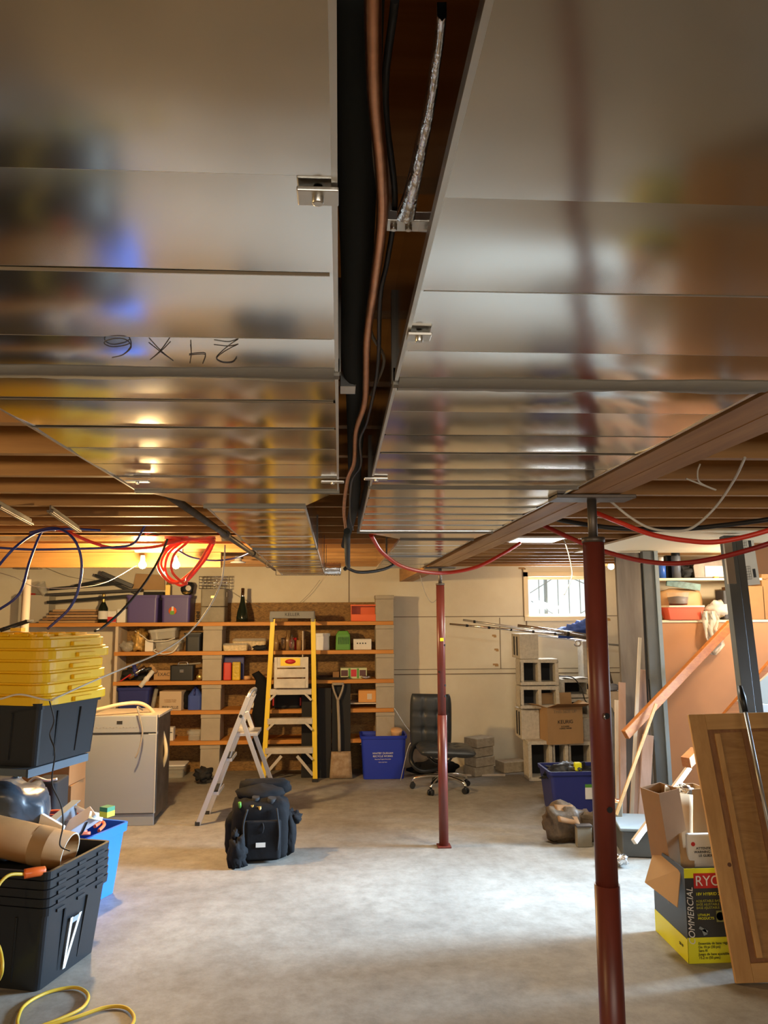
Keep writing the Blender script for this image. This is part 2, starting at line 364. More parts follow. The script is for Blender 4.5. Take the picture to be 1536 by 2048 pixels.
b.box(xs_(1050)-.01, xs_(1050), YW-t, YW, zs(1235), ZJ, 1)
for (x, y, q) in ((990, 1272, .03), (994, 1300, .03), (992, 1330, .04), (1050, 1137, .05), (1218, 1240, .05)):
    b.box(xs_(x)-q, xs_(x)+q*.4, YW-t*.8, YW, zs(y)-.008, zs(y)+.012, 2)
    b.box(xs_(x)-q*.4, xs_(x)+q*.6, YW-t*.9, YW, zs(y)-.02, zs(y)+.004, 2)
struct(b.build('wall_far', [M_wall, M_seam, M_rust]))
struct(MB().box(XL-.2, XL, YB, YW+.2, 0, ZT).build('wall_left', M_wallp))
def pierced(name, horizontal, pos, out, a0, a1, holes, mt):
    b = MB(); cur = a0
    for (h0, h1, z0, z1) in holes:
        for (p0, p1, q0, q1) in ((cur, h0, 0, ZT), (h0, h1, 0, z0), (h0, h1, z1, ZT)):
            if horizontal: b.box(p0, p1, pos, out, q0, q1)
            else: b.box(pos, out, p0, p1, q0, q1)
        cur = h1
    if horizontal: b.box(cur, a1, pos, out, 0, ZT)
    else: b.box(pos, out, cur, a1, 0, ZT)
    return struct(b.build(name, mt))
pierced('wall_right', False, XR, XR+.2, YB, YW, [(4.42, 5.95, 0.0, 2.02)], M_wallp)
pierced('wall_back', True, YB-.2, YB, XL, XR, [(-1.2, 2.6, 1.46, 1.98)], M_wallp)
# windows (structure): frame, sash and pane
def window(name, x0, x1, z0, z1, y, d=.05):
    b = MB(); fr = .03
    b.box(x0, x1, y, y+d, z0, z0+fr).box(x0, x1, y, y+d, z1-fr, z1).box(x0, x0+fr, y, y+d, z0+fr, z1-fr).box(x1-fr, x1, y, y+d, z0+fr, z1-fr)
    o = struct(b.build(name, M_cream)); return o
wf = window('window_1', wx0, wx1, wz0, wz1, YW+.11)
MB().box(wx0+.03, wx1-.03, YW+.13, YW+.134, wz0+.03, wz1-.03).build('pane', M_glass, wf)
b = MB()
b.box(wx0-.05, wx0, YW-.015, YW, wz0-.05, wz1+.08).box(wx0-.05, wx1+.05, YW-.015, YW, wz1, wz1+.05).box(wx0-.05, wx1+.05, YW-.03, YW, wz0-.05, wz0).box(wx1, wx1+.05, YW-.015, YW, wz0-.05, wz1+.08)
b.build('window_sill', M_cream, wf)
wb = window('added_back_window', -1.2, 2.6, 1.46, 1.98, YB-.12)  # unseen window put in behind the camera for light from the back
b = MB()
for x in (0.05, 1.35): b.box(x-.02, x+.02, YB-.12, YB-.07, 1.49, 1.95)
b.build('mullion', M_cream, wb)
b = MB().box(XR-.015, XR+.2, 4.36, 4.42, 0, 2.08).box(XR-.015, XR+.2, 5.95, 6.01, 0, 2.08).box(XR-.015, XR+.2, 4.42, 5.95, 2.02, 2.08)
struct(b.build('door_1', M_cream))
# iron grille outside window
gy = YW+.206
g = MB(); gx = lambda x: aY(x, 1190, gy).x
gz = lambda y: aY(1100, y, gy).z
for x in (1078, 1094, 1116, 1138, 1160): g.cyl((gx(x), gy, gz(1240)), (gx(x), gy, gz(1145)), .005, 6)
for p, q in (((1060, 1186), (1110, 1155)), ((1062, 1202), (1112, 1232)), ((1142, 1155), (1180, 1172)), ((1150, 1232), (1185, 1214)), ((1112, 1155), (1142, 1155))):
    g.cyl((gx(p[0]), gy, gz(p[1])), (gx(q[0]), gy, gz(q[1])), .005, 6)
g.cyl((gx(1040), gy, gz(1145)), (gx(1215), gy, gz(1145)), .006, 6); g.cyl((gx(1040), gy, gz(1240)), (gx(1215), gy, gz(1240)), .006, 6)
tag(g.build('window_grille', M_shutter), 'dark iron bars in a diamond pattern outside the small far window', 'window grille')
pp = MB(); pp.cyl((gx(1127), gy+.8, 0.0), (gx(1127), gy+.8, 2.9), .022, 10)
tag(pp.build('fence_post', M_shutter), 'grey upright post standing outdoors beyond the small window', 'post')
# joists
for k in range(-5, 17):
    y = 2.03+.4*k
    o = MB().box(XL, XR, y, y+.038, ZJ, ZT).build('ceiling_joist', M_joist)
    tag(o, 'bare pine joist running crosswise under the floor above', 'joist', 'bare ceiling joists')
# main beam, four plies
bx0 = .684
t = thing('wooden_beam', 'long built-up timber beam resting on the two dark red posts', 'beam', (.76, 4.3, 2.066))
for i in range(4):
    MB().box(bx0-.76+i*.0385, bx0-.76+i*.0385+.037, -4.9, 4.5, 0.001*(i % 2), .152).build('ply', M_beam, t)
t = thing('wooden_beam', 'bright orange timber crossbeam just behind the two lit bulbs', 'beam', (-2.6, 6.42, 2.096))
MB().box(-1.5, 1.62, 0, .038, 0, .122).build('ply', M_beamx, t); MB().box(-1.5, 1.62, .04, .078, 0, .122).build('ply', M_beamx, t)
# ---------- posts
def red_post(X, Y, label, top=2.066, holes=()):
    t = thing('steel_post', label, 'post', (X, Y, 0), group=None)
    b = MB(); b.tube([(0, 0, .01), (0, 0, .95)], .0355, 24); b.tube([(0, 0, .95), (0, 0, 1.93)], .0315, 24)
    b.build('post_tube', M_red, t)
    hb = MB()
    for z, a in holes:
        c = Vector((math.sin(a), -math.cos(a), 0)); r = .032
        hb.cyl(c*(r-.004)+Vector((0, 0, z)), c*(r+.002)+Vector((0, 0, z)), .0085, 14)
    if holes: hb.build('pin_hole', M_blackm, t)
    MB().cyl((0, 0, 1.93), (0, 0, 2.055), .014, 14).build('jack_screw', M_steel, t)
    MB().cyl((0, 0, 1.925), (0, 0, 1.94), .034, 24).build('collar', M_steel, t)
    MB().box(-.12, .12, -.05, .05, 2.054, 2.065).build('cap_plate', M_steel, t, bev=.002)
    MB().box(-.05, .05, -.05, .05, 0, .012).build('base_plate', M_red, t, bev=.002)
    return t
p1 = red_post(.762, 2.27, 'dark red steel post nearest the camera, on the right', holes=((1.50, -2.0), (1.42, .3), (1.16, .2)))
MB().cyl((.0, -.0340, 1.42), (.004, -.0365, 1.42), .009, 14).build('bolt', M_chrome, p1)
p2 = red_post(.775, 5.93, 'slim dark red steel post standing mid floor left of the chair', holes=((1.47, .9), (1.27, -.7), (1.17, .9), (1.09, .9), (.3, -1.0), (.15, -1.0)))
MB().box(-.012, .016, -.0335, -.032, 1.33+.17, 1.355+.17).build('sticker', M_yt, p2)
pt = aY(52, 1200, 6.46)
t = thing('steel_post', 'pale grey steel post behind the yellow lids at far left', 'post', (pt.x, 6.46, 0))
MB().cyl((0, 0, 0.01), (0, 0, 2.0), .033, 20).build('post_tube', mat('pale_post', (0.50, 0.46, 0.40), .35, .3), t)
MB().cyl((0, 0, 2.0), (0, 0, 2.085), .014, 12).build('jack_screw', M_steel, t)
MB().box(-.1, .1, -.05, .05, 2.084, 2.095).build('cap_plate', M_steel, t)
# ================================================================== DUCTS
def duct(name, label, x0, x1, z, ys, joints, y0, y1, top=2.212, slope=0.0, parentless=True, x0b=None, x1b=None):
    t = thing(name, label, 'duct', ((x0+x1)/2, (y0+y1)/2, z))
    cx = (x0+x1)/2; cy = (y0+y1)/2
    ye = [y0]+[y for y in ys if y0 < y < y1]+[y1]
    b = MB()
    zz = lambda y: -slope*(y-y0)
    rnd = random.Random(int(x0*1000)+5)
    for i in range(len(ye)-1):
        a, c = ye[i], ye[i+1]; nseg = 8
        tilt = rnd.choice((-1, 1))*rnd.uniform(.0008, .0035); sag = rnd.uniform(-.0006, .0016)
        rows = []
        nx = 10
        for k in range(nseg+1):
            u = k/nseg; y = a+(c-a)*u
            base = zz(y)+tilt*(u-.5)-sag*math.sin(PI*u)
            row = []
            for j in range(nx+1):
                v = j/nx; x = x0+(x1-x0)*v-cx
                # each panel is creased corner to corner a little
                e = -.0016*math.sin(PI*v)*math.sin(PI*u)+.0009*noise.noise(Vector((x*5, y*7, x0)))*math.sin(PI*v)
                row.append((x, y-cy, base+e))
            rows.append(row)
        vs = [p for r in rows for p in r]; fs = []
        for k in range(nseg):
            for j in range(nx):
                q = k*(nx+1)+j; fs.append((q, q+1, q+nx+2, q+nx+1))
        b.add(vs, fs, 0, True)
    # sides and top
    b.add([(x0-cx, y0-cy, 0), (x0-cx, y1-cy, zz(y1)), (x0-cx, y1-cy, top-z), (x0-cx, y0-cy, top-z)], [(0, 1, 2, 3)])
    b.add([(x1-cx, y0-cy, 0), (x1-cx, y1-cy, zz(y1)), (x1-cx, y1-cy, top-z), (x1-cx, y0-cy, top-z)], [(3, 2, 1, 0)])
    b.add([(x0-cx, y0-cy, top-z), (x1-cx, y0-cy, top-z), (x1-cx, y1-cy, top-z), (x0-cx, y1-cy, top-z)], [(0, 1, 2, 3)])
    b.add([(x0-cx, y1-cy, zz(y1)), (x1-cx, y1-cy, zz(y1)), (x1-cx, y1-cy, top-z), (x0-cx, y1-cy, top-z)], [(0, 1, 2, 3)])
    b.build('duct_panel', M_galv, t)
    r = MB()
    for i, y in enumerate(ye[1:-1]):
        if min([abs(y-q) for q in joints]+[9]) < .03: continue
        zc = zz(y); pr = [(-.004, .0006), (-.0008, -.0012), (.0008, -.0012), (.004, .0006)]
        vs = []; 
        for x in (x0-cx+.006, x1-cx-.006):
            for (dy, dz) in pr: vs.append((x, y-cy+dy, zc+dz))
        r.add(vs, [(0, 1, 5, 4), (1, 2, 6, 5), (2, 3, 7, 6), (0, 4, 7, 3)], 0, False)
    # folded long edges
    for x in (x0, x1):
        r.add([(x-cx-.0025, y0-cy, -.002), (x-cx+.0025, y0-cy, -.002), (x-cx+.0025, y1-cy, zz(y1)-.002), (x-cx-.0025, y1-cy, zz(y1)-.002),
               (x-cx-.0025, y0-cy, .012), (x-cx+.0025, y0-cy, .012), (x-cx+.0025, y1-cy, zz(y1)+.012), (x-cx-.0025, y1-cy, zz(y1)+.012)],
              [(0, 1, 2, 3), (4, 7, 6, 5), (0, 4, 5, 1), (3, 2, 6, 7), (0, 3, 7, 4), (1, 5, 6, 2)])
    r.build('stiffening_bead', M_galv2, t)
    # joints with smeared mastic
    for q in joints:
        s = MB().box(x0-cx-.004, x1-cx+.004, q-cy-.009, q-cy+.009, zz(q)-.006, zz(q)+.02); s.box(x0-cx-.006, x0-cx, q-cy-.009, q-cy+.009, zz(q), top-z-.004); s.box(x1-cx, x1-cx+.006, q-cy-.009, q-cy+.009, zz(q), top-z-.004)
        s.build('drive_cleat', M_mastic, t)
        n = 46; vs = []; fs = []
        for i in range(n+1):
            x = x0-cx+.004+(x1-x0-.008)*i/n
            wa = .030+.018*noise.noise(Vector((x*7, q, 1)))+.005*noise.noise(Vector((x*40, q, 1)))
            wc = .030+.018*noise.noise(Vector((x*6, q, 9)))+.005*noise.noise(Vector((x*37, q, 9)))
            for (dy, dz) in ((-wa, .003), (-wa*.8, -.0042), (0, -.0075), (wc*.8, -.0042), (wc, .003)): vs.append((x, q-cy+dy, zz(q)+dz))
        for i in range(n):
            for j in range(4): a = i*5+j; fs.append((a, a+1, a+6, a+5))
        MB().add(vs, fs, 0, True).build('sealant_smear', M_mastic, t)
    return t
LY = [.20, .39, .573, .758, .944, 1.088, 1.243, 1.436, 1.611, 1.784, 1.966]
dl = duct('sheet_metal_duct', 'wide galvanised duct overhead on the left with marker writing', -.572, -.005, 2.065, LY, [1.088], -1.2, 2.17)
RY = [.19, .375, .47+.13, .79, .982, 1.128, 1.291, 1.471, 1.652, 1.829, 1.985, 2.098, 2.324, 2.515, 2.712, 2.892, 3.061]
dr = duct('sheet_metal_duct', 'wide galvanised duct overhead on the right alongside the timber beam', .084, .662, 2.065, RY, [1.128, 2.098], -1.2, 3.29)
# end joint flange + tapered transition, left
def taper(label, A0, A1, y0, B0, B1, y1, z0, z1):
    t = thing('duct_transition', label, 'duct fitting', ((A0+A1)/2, (y0+y1)/2, z0)); cx = (A0+A1)/2; cy = (y0+y1)/2
    b = MB(); T = 2.212-z0
    P = [(A0-cx, y0-cy, 0), (A1-cx, y0-cy, 0), (B1-cx, y1-cy, z1-z0), (B0-cx, y1-cy, z1-z0)]
    Q = [(p[0], p[1], T) for p in P]
    b.add(P+Q, [(0, 1, 2, 3), (4, 7, 6, 5), (0, 4, 5, 1), (1, 5, 6, 2), (2, 6, 7, 3), (3, 7, 4, 0)])
    b.build('duct_panel', M_galv, t)
    f = MB().box(A0-cx-.004, A1-cx+.004, y0-cy-.008, y0-cy+.012, -.007, .01).box(B0-cx-.004, B1-cx+.004, y1-cy-.012, y1-cy+.008, z1-z0-.007, z1-z0+.01)
    f.build('drive_cleat', M_mastic, t); return t
taper('tapered galvanised fitting narrowing the left duct', -.572, -.005, 2.18, -.43, -.114, 2.47, 2.065, 2.06)
NY = [2.6, 2.78, 2.96, 3.14, 3.32, 3.50, 3.68, 3.86, 4.04, 4.22, 4.40, 4.58, 4.76, 4.94, 5.12, 5.30, 5.48, 5.66]
duct('sheet_metal_duct', 'narrow galvanised duct beyond the taper, ending above the ladder', -.43, -.114, 2.06, NY, [3.86], 2.48, 5.86, slope=.017)
taper('tapered galvanised fitting at the far end of the right duct', .078, .662, 3.30, .30, .655, 3.75, 2.065, 2.075)
duct('sheet_metal_duct', 'narrow galvanised duct continuing beside the beam towards the window wall', .30, .655, 2.075, [3.76+.18*k for k in range(1, 14)], [4.9], 3.76, 6.3)
# pencil size mark written upside down on the left duct
def strokes(parent, paths, m, r=.0007, name='marker_writing'):
    b = MB()
    for p in paths: b.tube(cr(p, 6), r, 5)
    return b.build(name, m, parent)
def dp(x, y, z=2.0655-.0035): 
    q = aZ(x, y, z); return q-Vector(dl.location)
glyph = {'2': [[(-.8, .5), (-.5, .95), (.2, 1), (.7, .6), (.3, 0), (-.4, -.6), (-.9, -.95), (-.2, -.75), (.9, -.9)]],
         '4': [[(-.5, 1), (-.7, .1), (-.2, .0), (.5, .1)], [(.45, .95), (.35, 0), (.4, -1)]],
         'X': [[(-.9, 1), (0, .1), (.9, -.9)], [(.8, .9), (0, 0), (-.7, -1)]],
         '6': [[(.5, 1.0), (-.3, .7), (-.9, -.1), (-.5, -.9), (.4, -1), (1.1, -.6), (.6, -.15), (-.3, -.25), (-.8, -.5)]]}
wr = []
for ch, cx_, cy_ in (('2', 452, 706), ('4', 392, 708), ('X', 322, 702), ('6', 238, 696)):
    for p in glyph[ch]: wr.append([(cx_-u*27, cy_+v*19) for u, v in p])
strokes(dl, [[dp(*q) for q in p] for p in wr], M_marker)
# mounting tabs
def tab(parent, px, py, dx, dy, w=.05):
    q = aZ(px, py, 2.060)-Vector(parent.location)
    o = MB().box(q.x-w/2, q.x+w/2, q.y-.012, q.y+.012, -.008, -.004).cyl((q.x, q.y, -.013), (q.x, q.y, -.004), .005, 10).build('hanger_tab', M_galv2, parent, bev=.001); return o
tab(dl, 636, 390, 0, 0, .034); tab(dl, 665, 963, 0, 0, .06); tab(dr, 838, 672, 0, 0, .03); tab(dr, 752, 957, 0, 0, .06); tab(dl, 275, 962, 0, 0, .06)
# short round flex connector at duct end
c0 = aY(645, 1143, 5.7); 
b = MB().lathe([(.045, 0), (.05, .01), (.045, .02), (.05, .03), (.045, .04), (.05, .05), (.045, .06), (.05, .07), (.045, .08), (.05, .09), (.045, .1), (.05, .11), (.045, .12), (0, .12)], 16, T=Matrix.Translation((-.11, 5.72, 2.02+.02)) @ Matrix.Rotation(PI/2, 4, 'Y'))
tag(b.build('flex_connector', M_foil), 'silver crinkled connector stub on the side of the narrow duct end', 'duct connector')
# duct side hanger brackets (threaded rods under far narrow duct)
for (y, l) in ((5.0, 'nearer of two thin strap hangers under the narrow duct'), (5.75, 'farther of two thin strap hangers under the narrow duct')):
    zc = 2.06-.017*(y-2.48)-.006
    tag(MB().box(-.47, -.10, y-.012, y+.012, zc-.003, zc).box(-.472, -.469, y-.012, y+.012, zc, 2.22).box(-.101, -.098, y-.012, y+.012, zc, 2.22).build('strap_hanger', M_steel), l, 'hanger', 'strap hangers')
# ---------- gap contents
def Z(x, y, z): return aZ(x, y, z)
tag(MB().tube(cr([Z(712, -60, 2.17), Z(714, 200, 2.17), Z(713, 560, 2.17), Z(705, 700, 2.17), Z(712, 790, 2.17), (.045, 2.3, 2.17), (.06, 3.4, 2.17), (.03, 5.2, 2.17)], 6), .021, 12).build('insulated_pipe', M_insul), 'thick black foam-insulated pipe running in the gap between the ducts', 'pipe')
cp = cr([Z(746, -60, 2.13), Z(746, 60, 2.13), Z(750, 200, 2.13), Z(762, 330, 2.13), Z(764, 440, 2.13), Z(750, 560, 2.13), Z(734, 680, 2.13), Z(730, 800, 2.13), Z(712, 862, 2.13), Z(708, 925, 2.13), Z(695, 960, 2.12), Z(688, 1020, 2.10), Z(692, 1060, 2.08)], 6)
tag(MB().tube(cp, .0062, 10).build('copper_pipe', M_copper), 'bare copper line bending along beside the black insulated pipe', 'pipe')
tag(MB().tube(cr([Z(790, 0, 2.15), Z(770, 200, 2.15), Z(790, 400, 2.15), Z(775, 520, 2.14), Z(760, 600, 2.13), Z(755, 740, 2.13), Z(735, 840, 2.13), Z(720, 880, 2.12), Z(722, 930, 2.12), Z(703, 965, 2.1), Z(700, 1030, 2.09), Z(706, 1060, 2.08)], 6), .0032, 8).build('control_cable', M_cable), 'thin dark cable looping beside the copper line between the ducts', 'cable')
tag(MB().tube(cr([Z(748, 240, 2.14), Z(752, 330, 2.14), Z(768, 460, 2.14), Z(752, 560, 2.14), Z(741, 660, 2.14), (.074, 1.25, 2.14), Z(742, 790, 2.14)], 6), .0028, 8).build('thermostat_wire', M_wireg), 'thin brown wire strapped close against the copper line', 'wire')
# foil strip and strap
ft = MB()
pts = [(884, 32, 16), (880, 80, 15), (872, 130, 15), (866, 180, 17), (856, 240, 16), (845, 290, 19), (833, 350, 20), (822, 400, 22), (812, 440, 30)]
vs = []; fs = []
for i, (x, y, wd) in enumerate(pts):
    zz_ = 2.105+.004*(i % 2)
    a = Z(x-wd*.6, y, zz_); c = Z(x+wd*.6, y, zz_); mid = (a+c)/2-Vector((0, 0, .004))
    vs += [a, mid, c, c+Vector((0, 0, .01)), a+Vector((0, 0, .01))]
for i in range(len(pts)-1):
    for j in range(5): p = i*5; fs.append((p+j, p+(j+1) % 5, p+5+(j+1) % 5, p+5+j))
ft.add(vs, fs, 0, True)
tag(ft.build('foil_tape_strip', M_foil), 'dangling crumpled silver foil strip between the ducts near the top', 'foil strip')
q0 = Z(765, 455, 2.13); q1 = Z(845, 455, 2.13)
b = MB().box(q0.x, q1.x+.02, q0.y-.012, q0.y+.012, 2.132, 2.142).box(q0.x, q0.x+.01, q0.y-.012, q0.y+.012, 2.142, 2.219)
for i in range(4): b.cyl((q0.x+.012+i*.016, q0.y, 2.127), (q0.x+.012+i*.016, q0.y, 2.133), .004, 8)
tag(b.build('nail_plate', M_galv2, bev=.001), 'small galvanised strap with nails fixed across the gap between ducts', 'bracket')
q = Z(675, 800, 2.16)
tag(MB().box(.0, .03, 1.42, 1.45, 2.15, 2.219).box(0, .03, 1.42, 1.47, 2.145, 2.15).build('pipe_bracket', M_galv2, bev=.001), 'shiny small bracket on the edge of the left duct gap', 'bracket')
# hanging cable bundle at the far end of the gap
tag(MB().tube(cr([Z(694, 1062, 2.06), (.045, 4.3, 1.99), aY(697, 1132, 5.3), aY(690, 1138, 5.3)], 8), .014, 8).build('foam_sleeve', M_insul), 'ragged black foam sleeve hanging down past the duct ends', 'pipe sleeve')
tag(MB().tube(cr([aY(692, 1135, 5.25), aY(715, 1144, 5.4), aY(745, 1143, 5.5), aY(772, 1137, 5.6), aY(790, 1128, 5.7)], 8), .011, 8).build('drooping_cable', M_cable), 'thick black cable drooping between the two far duct ends', 'cable')
# ---------- gas pipe left
t = thing('gas_pipe', 'dark iron pipe running below the joists left of the narrow duct', 'pipe', (-.53, 4.2, 2.085))
MB().tube([(0, -2.1, 0), (0, 2.2, -.01)], .0135, 14).build('pipe_run', M_steel, t)
for y in (-.6, .55, 2.1): MB().cyl((0, y-.04, -.003), (0, y+.04, -.003), .021, 14).build('coupling', M_steel, t)
# ================================================================== LAMPS
def bulb_thing(name, label, bulbs, base, m, r=.031):
    t = thing(name, label, 'light', base)
    B = Vector(base)
    MB().box(-.06-.5*abs(bulbs[-1][0]-bulbs[0][0]) if len(bulbs) > 1 else -.05, .05+.5*abs(bulbs[-1][0]-bulbs[0][0]) if len(bulbs) > 1 else .05, -.02, .03, -.01, .03).build('mounting_box', M_wirew, t, bev=.005)
    for q in bulbs:
        v = Vector(q)-B; top = Vector((v.x, v.y, v.z))
        MB().cyl(top+Vector((0, 0, .035)), top+Vector((0, 0, .075)), .018, 14).build('socket', M_wirew, t)
        pr = [(0, -r), (r*.6, -r*.8), (r*.95, -r*.3), (r, 0.0), (r*.9, r*.4), (r*.55, r*.95), (r*.42, r*1.25), (0, r*1.3)]
        MB().lathe([(a, z) for a, z in pr], 16, T=Matrix.Translation(top)).build('bulb', m, t)
    return t
l0 = aY(285, 1130, 6.15); l1 = aY(352, 1130, 6.15)
bulb_thing('twin_lamp', 'pair of bare bulbs glowing warm above the purple bins', [tuple(l0), tuple(l1)], ((l0.x+l1.x)/2, 6.15, l0.z+.11), M_bulb)
bulb_thing('seen_or_added_lamp', 'added unseen bulb on the ceiling behind the viewer on the left', [(-2.5, .8, 2.12)], (-2.5, .8, 2.2), M_bulb)  # fixture of the added bulb that lights the joists
bulb_thing('seen_or_added_lamp', 'added unseen bulb on the ceiling behind the viewer at mid room', [(.9, -1.7, 2.12)], (.9, -1.7, 2.2), M_bulb)  # fixture of the lamp added behind the camera
q = aY(1222, 1133, 8.3)
bulb_thing('seen_or_added_lamp', 'small yellow bulb showing just right of the near red post', [tuple(q)], (q.x, 8.3, q.z+.09), M_bulb, r=.035)
bulb_thing('seen_or_added_lamp', 'added unseen bulb over the stair alcove shelves behind the leaning grey post', [(3.35, 5.75, 2.12)], (3.35, 5.75, 2.205), M_bulb)  # hidden fixture of the added alcove lamp
q = aY(476, 1122, 7.2)
b = MB().lathe([(0, .06), (.03, .06), (.03, .02), (.035, 0), (.07, -.01), (.07, -.018), (0, -.02)][::-1], 20)
tag(b.build('lamp_holder', M_white, loc=(q.x, 7.2, q.z)), 'empty white porcelain lamp holder under the joists above the grey box', 'lamp holder')
q = aZ(1072, 1079, 2.21)
t = thing('ceiling_light', 'bright flat white light strip under the joists beyond the beam', 'light', (q.x, q.y, 2.205))
MB().box(-.17, .17, -.16, .16, 0, .014).build('frame', M_white, t, bev=.003); MB().box(-.155, .155, -.145, .145, -.003, 0).build('diffuser', M_panel, t)
q = aY(1107, 1108, 7.3)
t = thing('junction_box', 'black box with a white cap under the joists above the window', 'junction box', (q.x, 7.3, q.z))
MB().box(-.055, .055, -.04, .04, -.025, .012).build('box_body', M_black, t, bev=.003); MB().box(-.03, .04, -.035, .035, .012, .06).build('cap', M_white, t, bev=.003)
# metal pan under joists
pa = aZ(55, 1092, 2.217); pb = aZ(445, 1076, 2.217)
tag(MB().box(pa.x, pb.x+.15, 5.0, 5.36, 2.212, 2.2185).build('joist_pan', M_galv), 'shiny sheet metal strip fixed under the joists above the two bulbs', 'metal sheet')
# ceiling hardware, left
def strut(label, a, b_, w=.03):
    tag(MB().bar(a, b_, w, .012).bar(Vector(a)+Vector((0, 0, .01)), Vector(b_)+Vector((0, 0, .01)), .008, .035).build('steel_strut', M_steel, bev=.002), label, 'bracket', 'steel struts under the joists')
strut('leftmost dark steel strut angled below the joists', aZ(-5, 1012, 2.19), aZ(62, 1048, 2.19))
strut('dark steel strut angled below the joists right of its twin', aZ(100, 1022, 2.19), aZ(158, 1062, 2.19))
q = aY(170, 1018, 3.9)
# ================================================================== TUBES AND WIRES
def wire(name, label, cat, pts, r, m, n=8, group=None):
    o = MB().tube(cr(pts, 10), r, n).build(name, m); return tag(o, label, cat, group)
A = aY
wire('red_water_tube', 'bright red tube sagging from the right duct to the beam', 'tube', [A(742, 1070, 3.6), A(765, 1105, 3.9), A(810, 1135, 4.2), A(880, 1146, 4.5), A(950, 1135, 4.6), A(1005, 1108, 4.7), A(1040, 1086, 4.8)], .0105, M_pexr)
wire('red_water_tube', 'bright red tube curving up to the right edge of the picture', 'tube', [A(1188, 1024, 3.0), A(1240, 1045, 2.9), A(1300, 1068, 2.85), A(1370, 1081, 2.8), A(1440, 1083, 2.75), A(1536, 1061, 2.7), A(1640, 1020, 2.6)], .0095, M_pexr)
wire('red_water_tube', 'dark red tube sagging lowest behind the near post', 'tube', [A(1085, 1050, 3.6), A(1150, 1080, 3.5), A(1210, 1103, 3.4), A(1280, 1121, 3.3), A(1350, 1127, 3.2), A(1430, 1117, 3.1), A(1536, 1088, 3.0), A(1600, 1062, 3.0)], .0105, M_pexd)
wire('black_cable', 'black cable sagging level with the top of the near red post', 'cable', [A(1085, 1030, 3.4), A(1130, 1042, 3.3), A(1230, 1056, 3.2), A(1350, 1059, 3.2), A(1450, 1050, 3.1), A(1536, 1039, 3.0), A(1620, 1025, 3.0)], .010, M_cable)
wire('white_cable', 'white cable hanging in a deep loop on the right below the joists', 'cable', [A(1218, 1000, 2.6), A(1260, 1034, 2.6), A(1300, 1056, 2.6), A(1345, 1062, 2.6), A(1385, 1055, 2.6), A(1430, 1015, 2.6), A(1468, 960, 2.5), A(1490, 915, 2.4)], .0045, M_wirew)
wire('white_cable', 'thin pale wire ring looped against the joists at right', 'cable', [A(1372, 957, 2.5), A(1400, 968, 2.5), A(1432, 980, 2.5), A(1400, 965, 2.5), A(1395, 945, 2.5), A(1400, 928, 2.5)], .003, M_wirew)
wire('grey_wire', 'thin wire dangling down in front of the far window', 'wire', [A(1112, 1060, 5.2), A(1130, 1085, 5.3), A(1143, 1135, 5.4), A(1142, 1160, 5.4), A(1128, 1190, 5.4)], .004, M_wireg)
wire('grey_wire', 'thin wire loop hanging left of the middle red post', 'wire', [A(840, 1150, 6.6), A(850, 1185, 6.6), A(864, 1205, 6.6), A(878, 1190, 6.6), A(884, 1160, 6.6)], .003, M_wireg)
wire('white_cable', 'pale cable hanging across the shelves down to the yellow lids', 'cable', [A(450, 1090, 4.6), A(448, 1130, 4.6), A(440, 1170, 4.6), A(415, 1220, 4.5), A(375, 1268, 4.4), A(320, 1305, 4.3), A(250, 1335, 4.2), A(180, 1365, 4.0), A(118, 1393, 3.78), A(95, 1400, 3.75), A(40, 1389, 3.72), A(0, 1398, 3.72), A(-60, 1410, 3.8)], .0045, M_wirew)
wire('grey_wire', 'thin wire sagging from the left bulb towards the left edge', 'wire', [A(275, 1130, 6.0), A(210, 1165, 5.6), A(140, 1176, 5.3), A(70, 1173, 5.1), A(30, 1155, 5.0), A(-20, 1140, 5.0)], .0025, M_wireg)
wire('blue_water_tube', 'large dark blue tube loop hanging at the left edge', 'tube', [A(-20, 1225, 4.5), A(0, 1218, 4.5), A(40, 1185, 4.5), A(60, 1120, 4.6), A(85, 1062, 4.7), A(110, 1060, 4.8)], .0075, M_pexb)
wire('blue_water_tube', 'dark blue tube arching over and down to the yellow lids', 'tube', [A(60, 1065, 4.7), A(110, 1056, 4.6), A(145, 1075, 4.5), A(162, 1115, 4.5), A(160, 1165, 4.5), A(140, 1215, 4.5), A(95, 1258, 4.5)], .0075, M_pexb)
wire('blue_water_tube', 'dark blue tube sloping steeply from the pale post up to joists', 'tube', [A(-10, 1140, 4.2), A(30, 1095, 4.2), A(75, 1065, 4.4), A(125, 1058, 4.6), A(190, 1060, 4.8), A(250, 1064, 5.0), A(275, 1060, 5.0)], .0075, M_pexb)
wire('blue_water_tube', 'long dark blue tube lying level below the joists at left', 'tube', [A(-10, 1095, 4.9), A(60, 1099, 4.9), A(140, 1098, 4.9), A(220, 1095, 4.9), A(265, 1088, 4.9), A(285, 1060, 4.8), A(305, 1022, 4.7)], .0075, M_pexb)
wire('blue_water_tube', 'short dark blue tube bowing between the red coil and iron pipe', 'tube', [A(355, 1100, 5.6), A(385, 1115, 5.6), A(430, 1121, 5.5), A(475, 1115, 5.4), A(505, 1103, 5.2)], .0065, M_pexb)
wire('red_water_tube', 'red tube running from the left joists over to the red coil', 'tube', [A(105, 1056, 4.8), A(140, 1066, 4.8), A(185, 1085, 4.9), A(230, 1096, 5.0), A(300, 1095, 5.1), A(370, 1080, 5.2), A(425, 1078, 5.2)], .010, M_pexr)
wire('red_water_tube', 'upper red tube arching back along the joists above the bulbs', 'tube', [A(290, 1068, 4.9), A(330, 1056, 5.0), A(380, 1052, 5.1), A(430, 1062, 5.2), A(440, 1075, 5.2)], .008, M_pexr)
